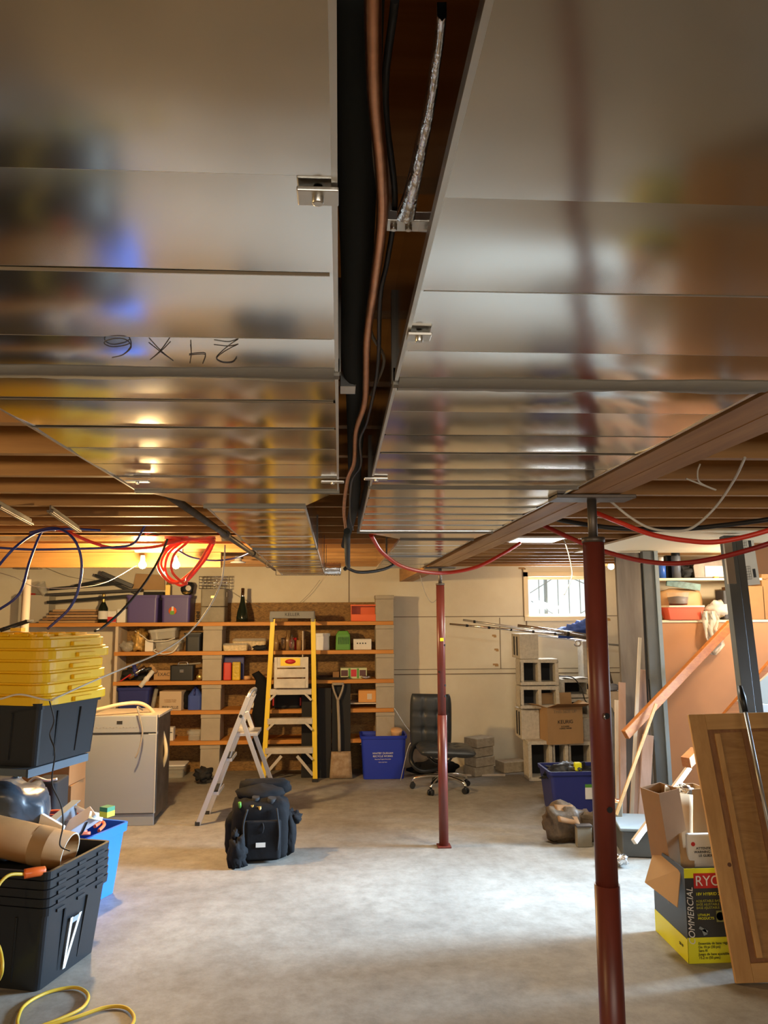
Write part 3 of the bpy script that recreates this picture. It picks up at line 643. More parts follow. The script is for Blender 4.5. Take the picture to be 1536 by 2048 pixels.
t = thing('red_tube_coil', 'drooping coil of several red tube loops right of the bulbs', 'tube coil', tuple(A(380, 1120, 5.3)))
loc = Vector(t.location)
for (dx, a, dy) in ((0, 0, 0), (14, 12, .05), (26, 6, -.05), (6, -8, .08)):
    pts = [A(430-dx*.3, 1082+a*.3, 5.3+dy), A(410-dx*.4, 1120+a*.5, 5.3+dy), A(380-dx*.2, 1152+a*.6, 5.3+dy), A(345+dx, 1166+a*.4, 5.3+dy), A(318+dx, 1140+a*.5, 5.3+dy), A(322+dx, 1110, 5.3+dy), A(345+dx, 1088, 5.3+dy), A(385, 1072, 5.3+dy)]
    MB().tube([p-loc for p in cr(pts, 8)], .0085, 8).build('tube_loop', M_pexr, t)
MB().tube([p-loc for p in cr([A(330, 1085, 5.25), A(380, 1078, 5.25), A(430, 1085, 5.25)], 6)], .016, 10).build('bundle', M_pexr, t)
wire('black_cable', 'dark cable crossing diagonally in front of the bulbs to the lids', 'cable', [A(335, 1078, 4.9), A(322, 1110, 4.9), A(300, 1150, 4.8), A(275, 1185, 4.7), A(240, 1225, 4.6), A(205, 1255, 4.5), A(190, 1262, 4.4)], .0075, M_cable)
for i, (x0, y0, x1, y1, s, l) in enumerate(((640, 1160, 600, 1205, 3, 'faint hair-thin wire drooping on the cream wall above the ladder'), (430, 1160, 520, 1215, 4, 'hair-thin wire crossing the wall behind the dark bottle'), (90, 1135, 190, 1160, 6, 'hair-thin wire drooping over the black frames on the top shelf'))):
    wire('thin_wire', l, 'wire', [A(x0, y0, 8.8), A((x0+x1)/2, (y0+y1)/2+s, 8.8), A(x1, y1, 8.8)], .0022, M_wireg, 6)
# ================================================================== SHELVING
SY = 8.45; SB = 8.84; SX = lambda x, Y=SY: aY(x, 1300, Y).x
def SZ(y, x=500, Y=SY): return aY(x, y, Y).z
stops = [1244, 1302, 1361, 1420, 1481]      # top front edge of each plank in the photo
ords = ['top', 'second', 'third', 'fourth', 'lowest']
shz = []
xl, xr = SX(228), SX(787)
for i, y in enumerate(stops):
    z1 = SZ(y); z0 = z1-.040; shz.append(z1)
    x0 = SX(48) if i == 0 else xl
    tag(MB().box(x0, xr, SY, SB-.02, z0, z1).build('shelf_plank', M_shelf, bev=.002),
        {0: 'long orange-brown shelf plank, topmost, running left behind the lids', 1: 'orange-brown shelf plank, second from top, under the green basket', 2: 'orange-brown shelf plank, third from top, at shovel grip height',
         3: 'orange-brown shelf plank, fourth from top, under the blue jug', 4: 'orange-brown shelf plank, lowest, just above the floor bins'}[i], 'shelf', 'shelf planks')
tag(MB().box(SX(228), SX(757), SB, SB+.018, 0, SZ(1205, 600, SB)).build('backing_board', M_osb), 'rough strand board panel behind the shelves on the far wall', 'board')
# block columns
def column(xa, xb, side, zs_list):
    prev = 0
    names = ['standing on the floor', 'on the lowest shelf plank', 'on the fourth shelf plank', 'on the third shelf plank', 'on the second shelf plank', 'above the top shelf plank']
    for k, (z0, z1) in enumerate(zs_list):
        w_ = xb-xa; zc = z1-.042 if z1-z0 > .2 else z1
        o = MB().box(xa, xb, SY+.015, SY+.30, z0+.001, zc-.002).build('smooth_block', M_blockc, bev=.004)
        tag(o, 'smooth beige block %s in the %s shelf column' % (names[k], side), 'block', 'blocks of the shelf columns')
        if zc < z1:
            o = MB().box(xa-.004, xb+.004, SY+.012, SY+.30, zc, z1-.001).build('cap_block', M_blockc, bev=.003)
            tag(o, 'thin beige cap on the block %s in the %s shelf column' % (names[k], side), 'block', 'caps of the shelf columns')
gaps = [(0, shz[4]-.04)]+[(shz[i], shz[i-1]-.04) for i in (4, 3, 2, 1)]
column(SX(405), SX(443), 'left', gaps)
column(SX(752), SX(788), 'right', gaps+[(shz[0], SZ(1190, 770))])
# wooden side divider left and thin divider
for (x, z0, z1, l) in ((229, shz[1], shz[0]-.04, 'upper'), (229, shz[2], shz[1]-.04, 'middle'), (229, shz[3], shz[2]-.04, 'lower')):
    tag(MB().box(SX(x), SX(x)+.03, SY+.01, SB-.03, z0, z1).build('upright_board', M_light), '%s pale wooden upright at the left end of the shelves' % l, 'shelf upright', 'left end uprights')
tag(MB().box(SX(604), SX(604)+.012, SY+.02, SB-.03, shz[2], shz[0]-.04-.06).build('upright_board', M_light), 'thin pale upright divider behind the yellow ladder', 'shelf divider')
# ---- generic shelf things
def bx(x0, x1, y0, y1, shelf=None, Y=8.5):
    """left, right X; base z; height, from outline in the photo on the plane Y"""
    a = aY(x0, y1, Y); c = aY(x1, y0, Y)
    z0 = shz[shelf]+.001 if shelf is not None else a.z
    return (a.x+c.x)/2, z0, c.x-a.x, c.z-z0
def tote(name, label, cat, loc, w, d, h, m, rz=0, taper=.86, rim=.03, th=.006, group=None, floor_m=None, ribs=False, lidded=False):
    t = thing(name, label, cat, loc, rz, group)
    b = MB(); b.ringwall(w*taper, d*taper, .0, w-.02, d-.02, h-.004, .03, th); b.rbox(w*taper-.01, d*taper-.01, .006, .026, z0=0.001)
    if ribs:
        for x in (-.28, -.1, .1, .28):
            for s in (-1, 1): b.bar((x*w*taper, s*(d*taper/2+.002), .03), (x*w, s*((d-.02)/2+.0), h-.05), .008, .008)
        for y in (-.2, .15):
            for s in (-1, 1): b.bar((s*(w*taper/2+.002), y*d*taper, .1*h), (s*((w-.02)/2), y*d, h-.05), .008, .008)
    b.build('tub', m, t)
    MB().ringwall(w, d, h-rim, w+.006, d+.006, h, .035, th+.012).build('rim', m, t)
    return t
def carton(name, label, cat, loc, w, d, h, m, rz=0, flaps=0, group=None):
    t = thing(name, label, cat, loc, rz, group)
    if flaps:
        b = MB(); th = .004
        b.box(-w/2, w/2, -d/2, -d/2+th, 0, h).box(-w/2, w/2, d/2-th, d/2, 0, h).box(-w/2, -w/2+th, -d/2+th, d/2-th, 0, h).box(w/2-th, w/2, -d/2+th, d/2-th, 0, h).box(-w/2+th, w/2-th, -d/2+th, d/2-th, 0, th)
        b.build('carton_body', m, t)
    else: MB().box(-w/2, w/2, -d/2, d/2, 0, h).build('carton_body', m, t, bev=.003)
    return t
# top shelf -----------------------------------------------------
for (x0, x1, y0, l, st) in ((250, 318, 1190, 'purple open storage bin on the top shelf, left of the stickered one', 0), (320, 382, 1190, 'purple open storage bin with a round sticker on the top shelf', 1)):
    c, z, w_, h_ = bx(x0, x1, y0, 1244, 0)
    t = tote('storage_bin', l, 'bin', (c, 8.66, z), w_, .34, h_, M_purp, taper=.92, group='purple bins on the top shelf')
    if st:
        s = MB().lathe([(0, 0), (.043, 0), (.043, .001), (0, .001)], 24, T=Matrix.Translation((-.03, -.168, h_*.42)) @ Matrix.Rotation(PI/2, 4, 'X')); s.build('sticker', M_orange, t)
        MB().box(-.055, -.01, -.1705, -.169, h_*.28, h_*.42).box(-.04, -.02, -.1705, -.169, h_*.42, h_*.58, 1).build('sticker_print', [M_green, M_paper], t)
c, z, w_, h_ = bx(400, 450, 1177, 1241, 0)
t = thing('lidded_box', 'pewter-grey upright box on the top shelf below the wire basket', 'box', (c, 8.63, z)); MB().rbox(w_, .25, h_*.45, .02, wt=w_).rbox(w_, .25, h_*.52, .02, z0=h_*.47).build('box_body', M_bronze, t, bev=.003)
MB().box(-.02, .02, -.128, -.125, h_*.72, h_*.78).build('plate', M_gold, t); MB().box(w_/2-.005, w_/2+.012, -.05, .05, h_*.75, h_*.9).build('handle', M_steel, t)
c2, z2, w2, h2 = bx(397, 453, 1153, 1177, None); z2 = z+h_+.002
b = MB()
for i in range(5): 
    zz_ = z2+h2*i/4
    for y in (8.53, 8.73): b.cyl((c2-w2/2, y, zz_), (c2+w2/2, y, zz_), .0035, 6)
    for x in (c2-w2/2, c2+w2/2): b.cyl((x, 8.53, zz_), (x, 8.73, zz_), .0035, 6)
for i in range(8):
    x = c2-w2/2+w2*i/7
    for y in (8.53, 8.73): b.cyl((x, y, z2), (x, y, z2+h2), .003, 6)
tag(b.build('wire_basket', M_chrome), 'chrome wire basket standing on the pewter-grey box', 'basket')
c, z, w_, h_ = bx(470, 496, 1176, 1239, 0)
R = w_/2
t = thing('wine_bottle', 'dark wide-bottomed bottle on the top shelf right of the grey box', 'bottle', (c, 8.6, z))
MB().lathe([(0, 0), (R, .0), (R, h_*.12), (R*.85, h_*.3), (R*.4, h_*.6), (R*.3, h_*.75), (R*.28, h_*.98), (0, h_)], 20).build('glass_body', M_bottle, t)
MB().lathe([(R*.31, h_*.76), (R*.31, h_), (0, h_+.004)], 16).build('stopper', M_chrome, t)
c, z, w_, h_ = bx(195, 216, 1187, 1242, 0); R = w_/2
t = thing('champagne_bottle', 'gold-necked dark bottle with a cream label on the top shelf', 'bottle', (c, 8.52, z))
MB().lathe([(0, 0), (R, .0), (R, h_*.5), (R*.5, h_*.66), (R*.36, h_*.72), (R*.34, h_*.75)], 20).build('glass_body', M_bottle, t)
MB().lathe([(R*.45, h_*.64), (R*.38, h_*.72), (R*.36, h_*.94), (R*.42, h_*.97), (0, h_)], 16).build('neck_foil', M_gold, t)
MB().lathe([(R+.001, h_*.12), (R+.001, h_*.4)], 20).build('paper_label', M_paper, t)
c, z, w_, h_ = bx(214, 232, 1222, 1242, 0); o = carton('small_carton', 'small red and white carton beside the gold-necked bottle', 'box', (c, 8.58, z), w_, .12, h_, M_paper); MB().box(-w_/2-.0005, w_/2, -.062, -.06, .005, h_*.5).build('red_band', M_redp, o)
c, z, w_, h_ = bx(233, 251, 1218, 1242, 0); carton('small_carton', 'plain cream carton touching the left purple bin', 'box', (c, 8.58, z), w_, .14, h_, M_paper)
# stack of flattened brown boards, left of bottle
for k in range(5):
    c, z, w_, h_ = bx(80+k*7, 194, 1241-k*7, 1244-k*7, 0)
    tag(MB().box(-w_/2, w_/2, -.17, .17, 0, .022).build('cardboard_sheet', M_cardd if k % 2 else M_card, loc=(c, 8.64, shz[0]+.002+k*.030)), ['brown flattened carton at the bottom of the top shelf pile', 'brown flattened carton second from the bottom of the pile', 'brown flattened carton in the middle of the pile', 'brown flattened carton second from the top of the pile', 'brown flattened carton on top of the pile, narrowest'][k], 'cardboard', 'flattened cartons on the top shelf').rotation_euler = (0, 0, .05*(k % 3-1))
zt = shz[0]+.002+5*.030+.002
def frame_bar(label, a, b_, w, m=M_black, h=.03): tag(MB().bar(a, b_, w, h).build('black_bar', m, bev=.004), label, 'metal bar', 'dark bars piled on the top shelf')
frame_bar('long dark bar lowest in the pile on the top shelf', A(100, 1205, 8.6), A(262, 1192, 8.6), .2)
frame_bar('grey flat bar lying second in the dark pile', A(95, 1190, 8.62), A(285, 1180, 8.66), .14, mat('dark_grey_panel', (.045, .04, .037), .6))
frame_bar('black bar lying level near the top of the dark pile', A(100, 1178, 8.6), A(250, 1166, 8.6), .05)
frame_bar('black square tube sloping down to the right on the pile', A(203, 1146, 8.55), A(266, 1173, 8.6), .04, h=.045)
frame_bar('dark rail sloping gently across the top of the pile', A(150, 1172, 8.65), A(232, 1156, 8.65), .04)
frame_bar('dark strap bar leaning across the pile toward the left bulb', A(190, 1150, 8.68), A(272, 1186, 8.7), .03)
c, z, w_, h_ = bx(80, 103, 1158, 1190, None, 8.6); t = thing('clear_cup', 'clear plastic cup lying at the left end of the dark pile', 'cup', (c, 8.6, z)); MB().lathe([(.03, 0), (.06, .14), (.057, .14), (.028, .005), (0, .005)], 16, T=Matrix.Rotation(-.5, 4, 'Y')).build('cup_body', M_clear, t)
c, z, w_, h_ = bx(60, 78, 1165, 1190, None, 8.6); tag(MB().box(-w_/2, w_/2, -.06, .06, 0, .02).build('small_package', M_redp, loc=(c-.06, 8.62, z)), 'tiny red package at the far left of the top shelf pile', 'package')
carton('grey_carton', 'pale grey carton behind the flattened boxes at the left end', 'box', (aY(75, 1200, 8.7).x, 8.7, shz[0]+.001), .32, .2, .30, mat('pale_carton', (.45, .41, .33), .8))
c, z, w_, h_ = bx(290, 330, 1175, 1192, None, 8.7); tag(MB().box(-w_/2, w_/2, -.06, .06, 0, h_).build('black_case', M_blackm, loc=(c, 8.68, shz[0]+.24), bev=.004), 'flat black case poking out of the left purple bin', 'case')
c, z, w_, h_ = bx(264, 330, 1150, 1180, None, 8.75); tag(MB().sheet((c-w_/2, 8.76, z), (c+w_/2, 8.78, z), (c+w_/2*.9, 8.78, z+h_), (c-w_/2*.8, 8.76, z+h_*1.1), .02).build('folded_carton', M_card), 'tan folded carton rising behind the left purple bin', 'cardboard')
q = A(336, 1183, 8.62); tag(MB().box(-.025, .025, -.02, .02, 0, .12).lathe([(.02, .12), (.012, .16), (0, .16)], 12).build('drink_carton', M_gold, loc=(q.x, 8.62, q.z-.05)), 'yellow drink pouch sticking out of the stickered bin', 'package')
q = A(375, 1182, 8.62)
t = thing('headphones', 'black gadget heaped in the stickered purple bin', 'gadget', tuple(q)); MB().blob((0, 0, .03), (.07, .06, .07), .12, 3, squash=.3).build('gadget_body', M_black, t); MB().cyl((.02, -.065, .03), (.02, -.055, .03), .03, 16).build('lens_ring', M_chrome, t); MB().blob((0, -.02, -.02), (.05, .05, .02), .2, 4).build('strap', M_gold, t)
b = MB(); 
for i in range(6): b.cyl((0, 0, i*.02), (0, 0, i*.02+.014), .02 if i % 2 else .014, 10)
tag(b.build('coiled_cord', M_blackm, loc=(A(396, 1240, 8.55).x, 8.55, shz[0]+.001)), 'dark coiled lead standing between the stickered bin and grey box', 'cord')
c, z, w_, h_ = bx(702, 753, 1209, 1240, 0)
t = thing('stacking_bin', 'bright orange open-front parts bin on the top shelf', 'bin', (c, 8.6, z))
MB().box(-w_/2, w_/2, -.1, .1, 0, .006).box(-w_/2, -w_/2+.008, -.08, .1, .006, h_).box(w_/2-.008, w_/2, -.08, .1, .006, h_).box(-w_/2, w_/2, .092, .1, .006, h_).box(-w_/2, w_/2, -.1, -.094, .006, h_*.42).build('bin_body', M_orange, t, bev=.002)
MB().ringwall(w_+.012, .2, h_-.014, w_+.012, .2, h_, .01, .012).build('rim', M_orange, t)
# second shelf (index 1) ------------------------------------------------
def bagblob(label, x0, x1, y0, y1, sh, m, name='parts_bag', cat='bag', Y=8.6, amp=.3, seed=1, d=.12, squash=.35):
    c, z, w_, h_ = bx(x0, x1, y0, y1, sh, Y-.08)
    return tag(MB().blob((0, 0, h_*.5), (w_*.5/(1+amp*.4), d, h_*.5/(1+amp*.2)), amp, seed, squash=squash).build(name, m, loc=(c, Y, z+.004)), label, cat)
bagblob('clear bag of parts at the left end of the second shelf', 238, 272, 1283, 1302, 1, M_clear, seed=2)
bagblob('tangle of brass-coloured fittings on the second shelf', 262, 292, 1262, 1302, 1, mat('brass_heap', (.45, .28, .08), .5, .4, var=.4, vs=30), 'fittings_heap', 'fittings', seed=5, amp=.45)
c, z, w_, h_ = bx(289, 306, 1280, 1302, 1); carton('small_carton', 'little white carton by the clear tubs on the second shelf', 'box', (c, 8.56, z), w_, .1, h_, M_paper)
c, z, w_, h_ = bx(306, 362, 1280, 1302, 1); t1 = tote('clear_tub', 'clear plastic tub on the second shelf, the lower one', 'tub', (c, 8.62, z), w_, .26, h_, M_clear)
c, z, w_, h_ = bx(296, 354, 1256, 1280, 1); t2 = tote('clear_tub', 'clear plastic tub tipped on top of the other tub', 'tub', (c, 8.62, shz[1]+.13), w_, .24, .11, M_clear)
t2.rotation_euler = (0, -.09, 0)
wire('white_cable', 'pale lead curling over the clear tubs', 'cable', [A(270, 1262, 8.5), A(285, 1272, 8.48), A(300, 1282, 8.46), A(330, 1282, 8.46), A(350, 1276, 8.46)], .006, M_wirew)
wire('white_cable', 'cream lead drooping off the second shelf edge', 'cable', [A(312, 1298, 8.44), A(308, 1302, 8.42), A(325, 1308, 8.42), A(345, 1304, 8.42), A(357, 1290, 8.44)], .007, M_wirew)
c, z, w_, h_ = bx(368, 404, 1268, 1302, 1); t = tote('storage_bin', 'dark grey lidded bin at the left block column, second shelf', 'bin', (c, 8.64, z), w_, .3, h_, M_black, taper=.9); MB().rbox(w_+.01, .31, .012, .02, z0=h_).build('lid', M_black, t)
for (x0, x1, y0, k, l) in ((446, 496, 1286, 0, 'clear lidded food box on the second shelf right of the blocks'), (460, 530, 1277, 1, 'longer clear food box behind the first on the second shelf')):
    c, z, w_, h_ = bx(x0, x1, y0, 1302, 1)
    t = thing('clear_food_box', l, 'container', (c, 8.53+k*.17, z)); MB().rbox(w_*.94, .14, h_*.75, .02, wt=w_).build('box_body', mat('cookie_fill', (.55, .42, .22), .4, var=.25, vs=40), t, bev=.003); MB().rbox(w_, .15, h_*.22, .02, z0=h_*.76, wt=w_*.94, dt=.13).build('lid', M_clear, t, bev=.003)
bagblob('small black glove on the second shelf edge by the ladder', 503, 533, 1292, 1302, 1, M_blackm, 'glove', 'glove', Y=8.5, d=.04, seed=8)
gl = [(553, 1270, M_amber), (566, 1276, M_glass), (575, 1262, M_amber), (588, 1276, M_redp), (598, 1280, M_amber), (545, 1280, M_glass), (584, 1270, M_glass), (606, 1278, M_amber)]
lab = ['leftmost amber jar framed by the yellow ladder', 'clear glass behind the ladder next to the amber jar', 'tall slim amber bottle behind the ladder', 'red-printed glass behind the ladder rails', 'small amber tumbler right of the red-printed glass', 'clear tumbler nearest the left ladder rail', 'clear tall tumbler at the back of the bottle group', 'amber tumbler nearest the right ladder rail']
for (x, y, m_), l in zip(gl, lab):
    q = A(x, y, 8.56); h_ = q.z-shz[1]; R = .028
    o = MB().lathe([(0, 0), (R, 0), (R, h_*.62), (R*.4 if y < 1272 else R, h_*.75), (R*.4 if y < 1272 else R, h_), (0, h_)], 14).build('glass_bottle', m_, loc=(q.x, 8.56+.07*(gl.index((x, y, m_)) % 2), shz[1]+.001)); tag(o, l, 'bottle', 'bottles behind the ladder')
c, z, w_, h_ = bx(629, 660, 1267, 1300, 1); t = tote('white_basket', 'white square box on the second shelf right of the ladder', 'box', (c, 8.58, z), w_, .16, h_, M_white, taper=.94)
c, z, w_, h_ = bx(671, 701, 1262, 1299, 1)
t = thing('slotted_basket', 'green slotted plastic basket on the second shelf', 'basket', (c, 8.58, z)); MB().rbox(w_, .16, h_*.8, .015, wt=w_*.94, dt=.14).rbox(w_*.94, .14, h_*.2, .015, z0=h_*.8, wt=w_*.66, dt=.12).build('basket_body', M_green, t, bev=.003)
s = MB()
for i in range(7): s.box(-w_*.32+i*w_*.107, -w_*.32+i*w_*.107+.006, -.083, -.078, h_*.3, h_*.68)
s.build('slots', mat('dark_green', (.03, .10, .015), .6), t)
c, z, w_, h_ = bx(707, 743, 1278, 1299, 1); t = carton('small_carton', 'cream carton with four dark dots at the right block column', 'box', (c, 8.58, z), w_, .12, h_, M_paper)
s = MB()
for i in range(4): s.cyl((-w_*.28+i*w_*.15, -.0615, h_*.6), (-w_*.28+i*w_*.15, -.058, h_*.6), .008, 10)
s.build('printed_dots', M_ink, t)
# third shelf (index 2) --------------------------------------------------
for k, (a, b_, r_, m_, l) in enumerate(((A(258, 1356, 8.5), A(290, 1334, 8.5), .02, M_chrome, 'chrome tool body lying in the heap, left on the third shelf'), (A(262, 1348, 8.48), A(286, 1322, 8.52), .008, M_steel, 'dark steel rod leaning in the tool heap'),
        (A(272, 1352, 8.5), A(268, 1330, 8.5), .022, M_navy, 'blue drill-like tool body in the heap'), (A(280, 1343, 8.5), A(304, 1336, 8.5), .02, M_black, 'short black cylinder across the tool heap'), (A(236, 1366, 8.47), A(262, 1348, 8.5), .007, M_redp, 'thin red rod poking off the third shelf'), (A(280, 1374, 8.44), A(306, 1342, 8.5), .024, M_paper, 'pale blister pack leaning off the third shelf edge'), (A(300, 1330, 8.5), A(313, 1344, 8.52), .02, M_card, 'tan folded carton piece on the tool heap'))):
    o = MB().cyl(a, b_, r_, 12).blob(tuple((a+b_)/2), (r_*1.3, r_*1.3, r_*1.3), .15, k, 10, 6).build('hand_tool', m_); tag(o, l, 'tool', 'tools heaped on the third shelf')
bagblob('dark heap of hoses at the left end of the third shelf', 240, 300, 1338, 1361, 2, M_blackm, 'hose_heap', 'hoses', Y=8.68, seed=11, amp=.4)
c, z, w_, h_ = bx(305, 340, 1337, 1361, 2); t = carton('long_carton', 'tan carton with black capital letters on the third shelf', 'box', (c, 8.6, z+.005), w_, .1, h_*.8, M_card, rz=0); text('EXACT', .05, M_ink, t, (.03, -.052, h_*.45))
c, z, w_, h_ = bx(340, 388, 1328, 1361, 2)
t = thing('black_case', 'black hard case with handle on the third shelf', 'case', (c, 8.55, z)); MB().rbox(w_, .14, h_*.92, .02).build('case_body', M_black, t, bev=.006); MB().tube(cr([(-.05, 0, h_*.9), (-.04, 0, h_*1.1), (.04, 0, h_*1.1), (.05, 0, h_*.9)], 5), .007, 8).build('handle', M_chrome, t); MB().box(-.02, .02, -.073, -.07, h_*.5, h_*.68).build('latch', M_chrome, t)
wire('grey_wire', 'grey lead lying behind the black case', 'wire', [A(355, 1330, 8.6), A(380, 1328, 8.6), A(402, 1326, 8.6)], .01, M_wireg)
q = A(398, 1352, 8.48); tag(MB().lathe([(0, -.02), (.03, -.02), (.034, 0), (.03, .02), (0, .02)], 16, T=Matrix.Rotation(PI/2, 4, 'X')).build('tape_reel', M_gold, loc=(q.x, 8.5, shz[2]+.036)), 'small brass-coloured reel beside the left block column', 'reel')
c, z, w_, h_ = bx(446, 463, 1325, 1360, 2); t = thing('candy_pack', 'rounded red pack beside the left block column', 'package', (c, 8.52, z)); MB().rbox(w_, .06, h_, .02).build('pack_body', mat('red_pack', (.6, .05, .03), .4), t, bev=.008)
c, z, w_, h_ = bx(464, 481, 1324, 1360, 2); t = thing('candy_pack', 'yellow ribbed pack next to the red pack', 'package', (c, 8.52, z)); MB().rbox(w_, .06, h_, .015).build('pack_body', mat('yellow_pack', (.62, .42, .02), .4, bump=.6, bs=40, var=.2), t, bev=.006)
c, z, w_, h_ = bx(446, 488, 1313, 1361, 2, 8.6); carton('navy_carton', 'navy blue carton behind the red and yellow packs', 'box', (c, 8.66, z), w_, .1, h_, M_navy)
q = A(494, 1355, 8.5); tag(MB().cyl((-.03, 0, 0), (.03, .02, 0), .022, 14).build('cloth_roll', M_bread, loc=(q.x, 8.5, shz[2]+.024)), 'small tan rolled cloth by the hanging black garment', 'roll')
c, z, w_, h_ = bx(505, 540, 1340, 1361, 2); tag(MB().box(-w_/2, w_/2, -.09, .09, 0, .02).build('flat_carton', M_cardd, loc=(c, 8.6, z+.02)), 'flat orange-brown carton left of the ladder on the third shelf', 'box').rotation_euler = (0, -.06, 0)
c, z, w_, h_ = bx(632, 698, 1352, 1360, 2); t = thing('baking_tray', 'dark shallow tray overhanging the third shelf behind the shovel', 'tray', (c, 8.55, z)); MB().ringwall(w_*.85, .24, 0, w_, .3, h_*.9, .03, .004).rbox(w_*.84, .24, .004, .02).build('tray_body', M_steel, t)
q = A(672, 1345, 8.6); carton('small_carton', 'small tan carton in the dark tray on the third shelf', 'box', (q.x, 8.58, shz[2]+.006), .07, .07, .07, M_cardd)
c, z, w_, h_ = bx(681, 734, 1336, 1358, 2)
t = carton('fruit_carton', 'green and white printed carton on the third shelf', 'box', (c, 8.6, z), w_, .14, h_, mat('pale_green_card', (.52, .56, .32), .7))
MB().box(-w_*.48, -w_*.22, -.0715, -.07, h_*.25, h_*.8).box(-.03, .03, -.0715, -.07, h_*.2, h_*.85, 1).box(w_*.22, w_*.46, -.0715, -.07, h_*.25, h_*.8).box(-w_*.2, -w_*.12, -.0712, -.07, 0.005, h_-.005, 2).box(w_*.12, w_*.2, -.0712, -.07, 0.005, h_-.005, 2).build('printed_panel', [M_choc, M_redp, M_green], t)
bagblob('scatter of small chrome hardware on the third shelf corner', 722, 743, 1354, 1360, 2, M_chrome, 'hardware_heap', 'hardware', Y=8.5, d=.03, amp=.5, seed=4)
# fourth shelf (index 3) --------------------------------------------------
c, z, w_, h_ = bx(232, 302, 1374, 1420, 3); tote('storage_bin', 'navy open bin at the left end of the fourth shelf', 'bin', (c, 8.63, z), w_, .34, h_, M_navy, taper=.88)
tag(MB().cyl(A(304, 1420, 8.55), A(313, 1377, 8.6), .022, 12).build('plastic_tube', M_clear), 'clear tube of hardware leaning beside the navy bin', 'tube')
c, z, w_, h_ = bx(320, 366, 1382, 1420, 3)
t = carton('open_carton', 'cream carton with dark capital letters on the fourth shelf', 'box', (c, 8.56, z), w_, .18, h_, mat('cream_carton', (.55, .42, .28), .8), rz=-.08)
text('IBERVILLE', .042, M_ink, t, (0, -.0915, h_*.16)); text('CONNECTEURS\nCONNECTORS', .018, M_cardd, t, (0, -.0915, h_*.5))
c, z, w_, h_ = bx(374, 403, 1375, 1420, 3)
t = thing('blue_jug', 'blue plastic jug next to the left block column', 'jug', (c, 8.58, z)); MB().rbox(w_, .14, h_*.62, .03).rbox(w_, .14, h_*.3, .03, z0=h_*.62, wt=w_*.4, dt=.06).build('jug_body', mat('jug_blue', (.05, .09, .36), .35), t, bev=.008); MB().cyl((-.0, 0, h_*.9), (0, 0, h_*1.02), .02, 14).build('cap', M_navy, t); MB().tube(cr([(.0, -.04, h_*.9), (.0, -.075, h_*.8), (0, -.078, h_*.66)], 4), .009, 8).build('handle', M_navy, t)
bagblob('dark bag slumped between the cream carton and blue jug', 362, 380, 1384, 1420, 3, M_fabric, 'dark_bag', 'bag', Y=8.66, seed=13, amp=.15)
bagblob('small pale bundle on the fourth shelf behind the silver ladder', 490, 516, 1408, 1420, 3, M_paper, 'pale_bundle', 'bundle', Y=8.56, d=.05, seed=6)
c, z, w_, h_ = bx(545, 602, 1388, 1420, 3); t = thing('tool_bag', 'dark tool case with red ends behind the ladder, fourth shelf', 'case', (c, 8.62, z)); MB().rbox(w_, .2, h_*.95, .05).build('case_body', M_blackm, t, bev=.015); MB().box(-w_/2-.002, -w_/2+.014, -.105, .05, h_*.2, h_*.75).box(w_/2-.014, w_/2+.002, -.105, .05, h_*.2, h_*.75).build('red_trim', M_redp, t, bev=.004)
c, z, w_, h_ = bx(717, 752, 1388, 1414, 3); t = carton('orange_carton', 'orange-brown carton on the fourth shelf by the right blocks', 'box', (c, 8.58, shz[3]+.06), w_, .14, h_*.85, mat('orange_card', (.66, .31, .08), .7)); MB().box(.0, .05, -.0715, -.07, .03, .09).build('paper_label', M_light, t)
tag(MB().box(SX(700), SX(752), SY+.03, SB-.05, shz[3]+.045, shz[3]+.057).build('thin_shelf', M_light), 'thin pale slat shelf under the orange-brown carton', 'shelf')
# lowest shelf (index 4) & below
for (x0, x1, y0, l) in ((318, 332, 1462, 'short white carton beside the dishwasher hose'), (332, 347, 1455, 'taller white carton on the lowest shelf')):
    c, z, w_, h_ = bx(x0, x1, y0, 1481, 4); o = carton('white_carton', l, 'box', (c, 8.55, z), w_, .1, h_, M_paper); MB().box(-w_*.35, w_*.35, -.0515, -.05, h_*.6, h_*.66).build('printed_line', M_ink, o)
c, z, w_, h_ = bx(373, 403, 1462, 1481, 4); t = tote('clear_tub', 'small clear tub on the lowest shelf by the block column', 'tub', (c, 8.56, z), w_, .14, h_, M_clear)
t = tote('clear_tub', 'clear lidded tub on the floor below the shelves', 'tub', (A(347, 1540, 8.6).x, 8.62, .001), .27, .24, .12, M_clear); MB().rbox(.28, .25, .015, .03, z0=.12).build('lid', M_white, t, bev=.003)
bagblob('black hand tool lying on the floor under the shelves', 385, 425, 1535, 1560, None, M_blackm, 'floor_tool', 'tool', Y=8.25, d=.09, seed=15, amp=.4).location.z = .03
# hanging black garment
b = MB()
gp = [(512, 1345, .05), (520, 1362, .06), (522, 1390, .075), (520, 1425, .085), (522, 1455, .085), (514, 1500, .04)]
b.tube(cr([A(x, y, 8.38) for x, y, r_ in gp], 5), .06, 10, rs=[.045, .047, .05, .052, .055, .058, .062, .065, .068, .07, .072, .075, .078, .08, .08, .08, .08, .078, .075, .07, .065, .06, .055, .05, .04, .03][:len(cr([A(x, y, 8.38) for x, y, r_ in gp], 5))])
o = b.build('black_garment', M_fabric)
me = o.data
for v in me.vertices: v.co.x += .03*noise.noise(v.co*9); v.co.y = 8.38+(v.co.y-8.38)*.45+.01*noise.noise(v.co*20)
tag(o, 'long black garment hanging off the third shelf left of the ladder', 'garment')
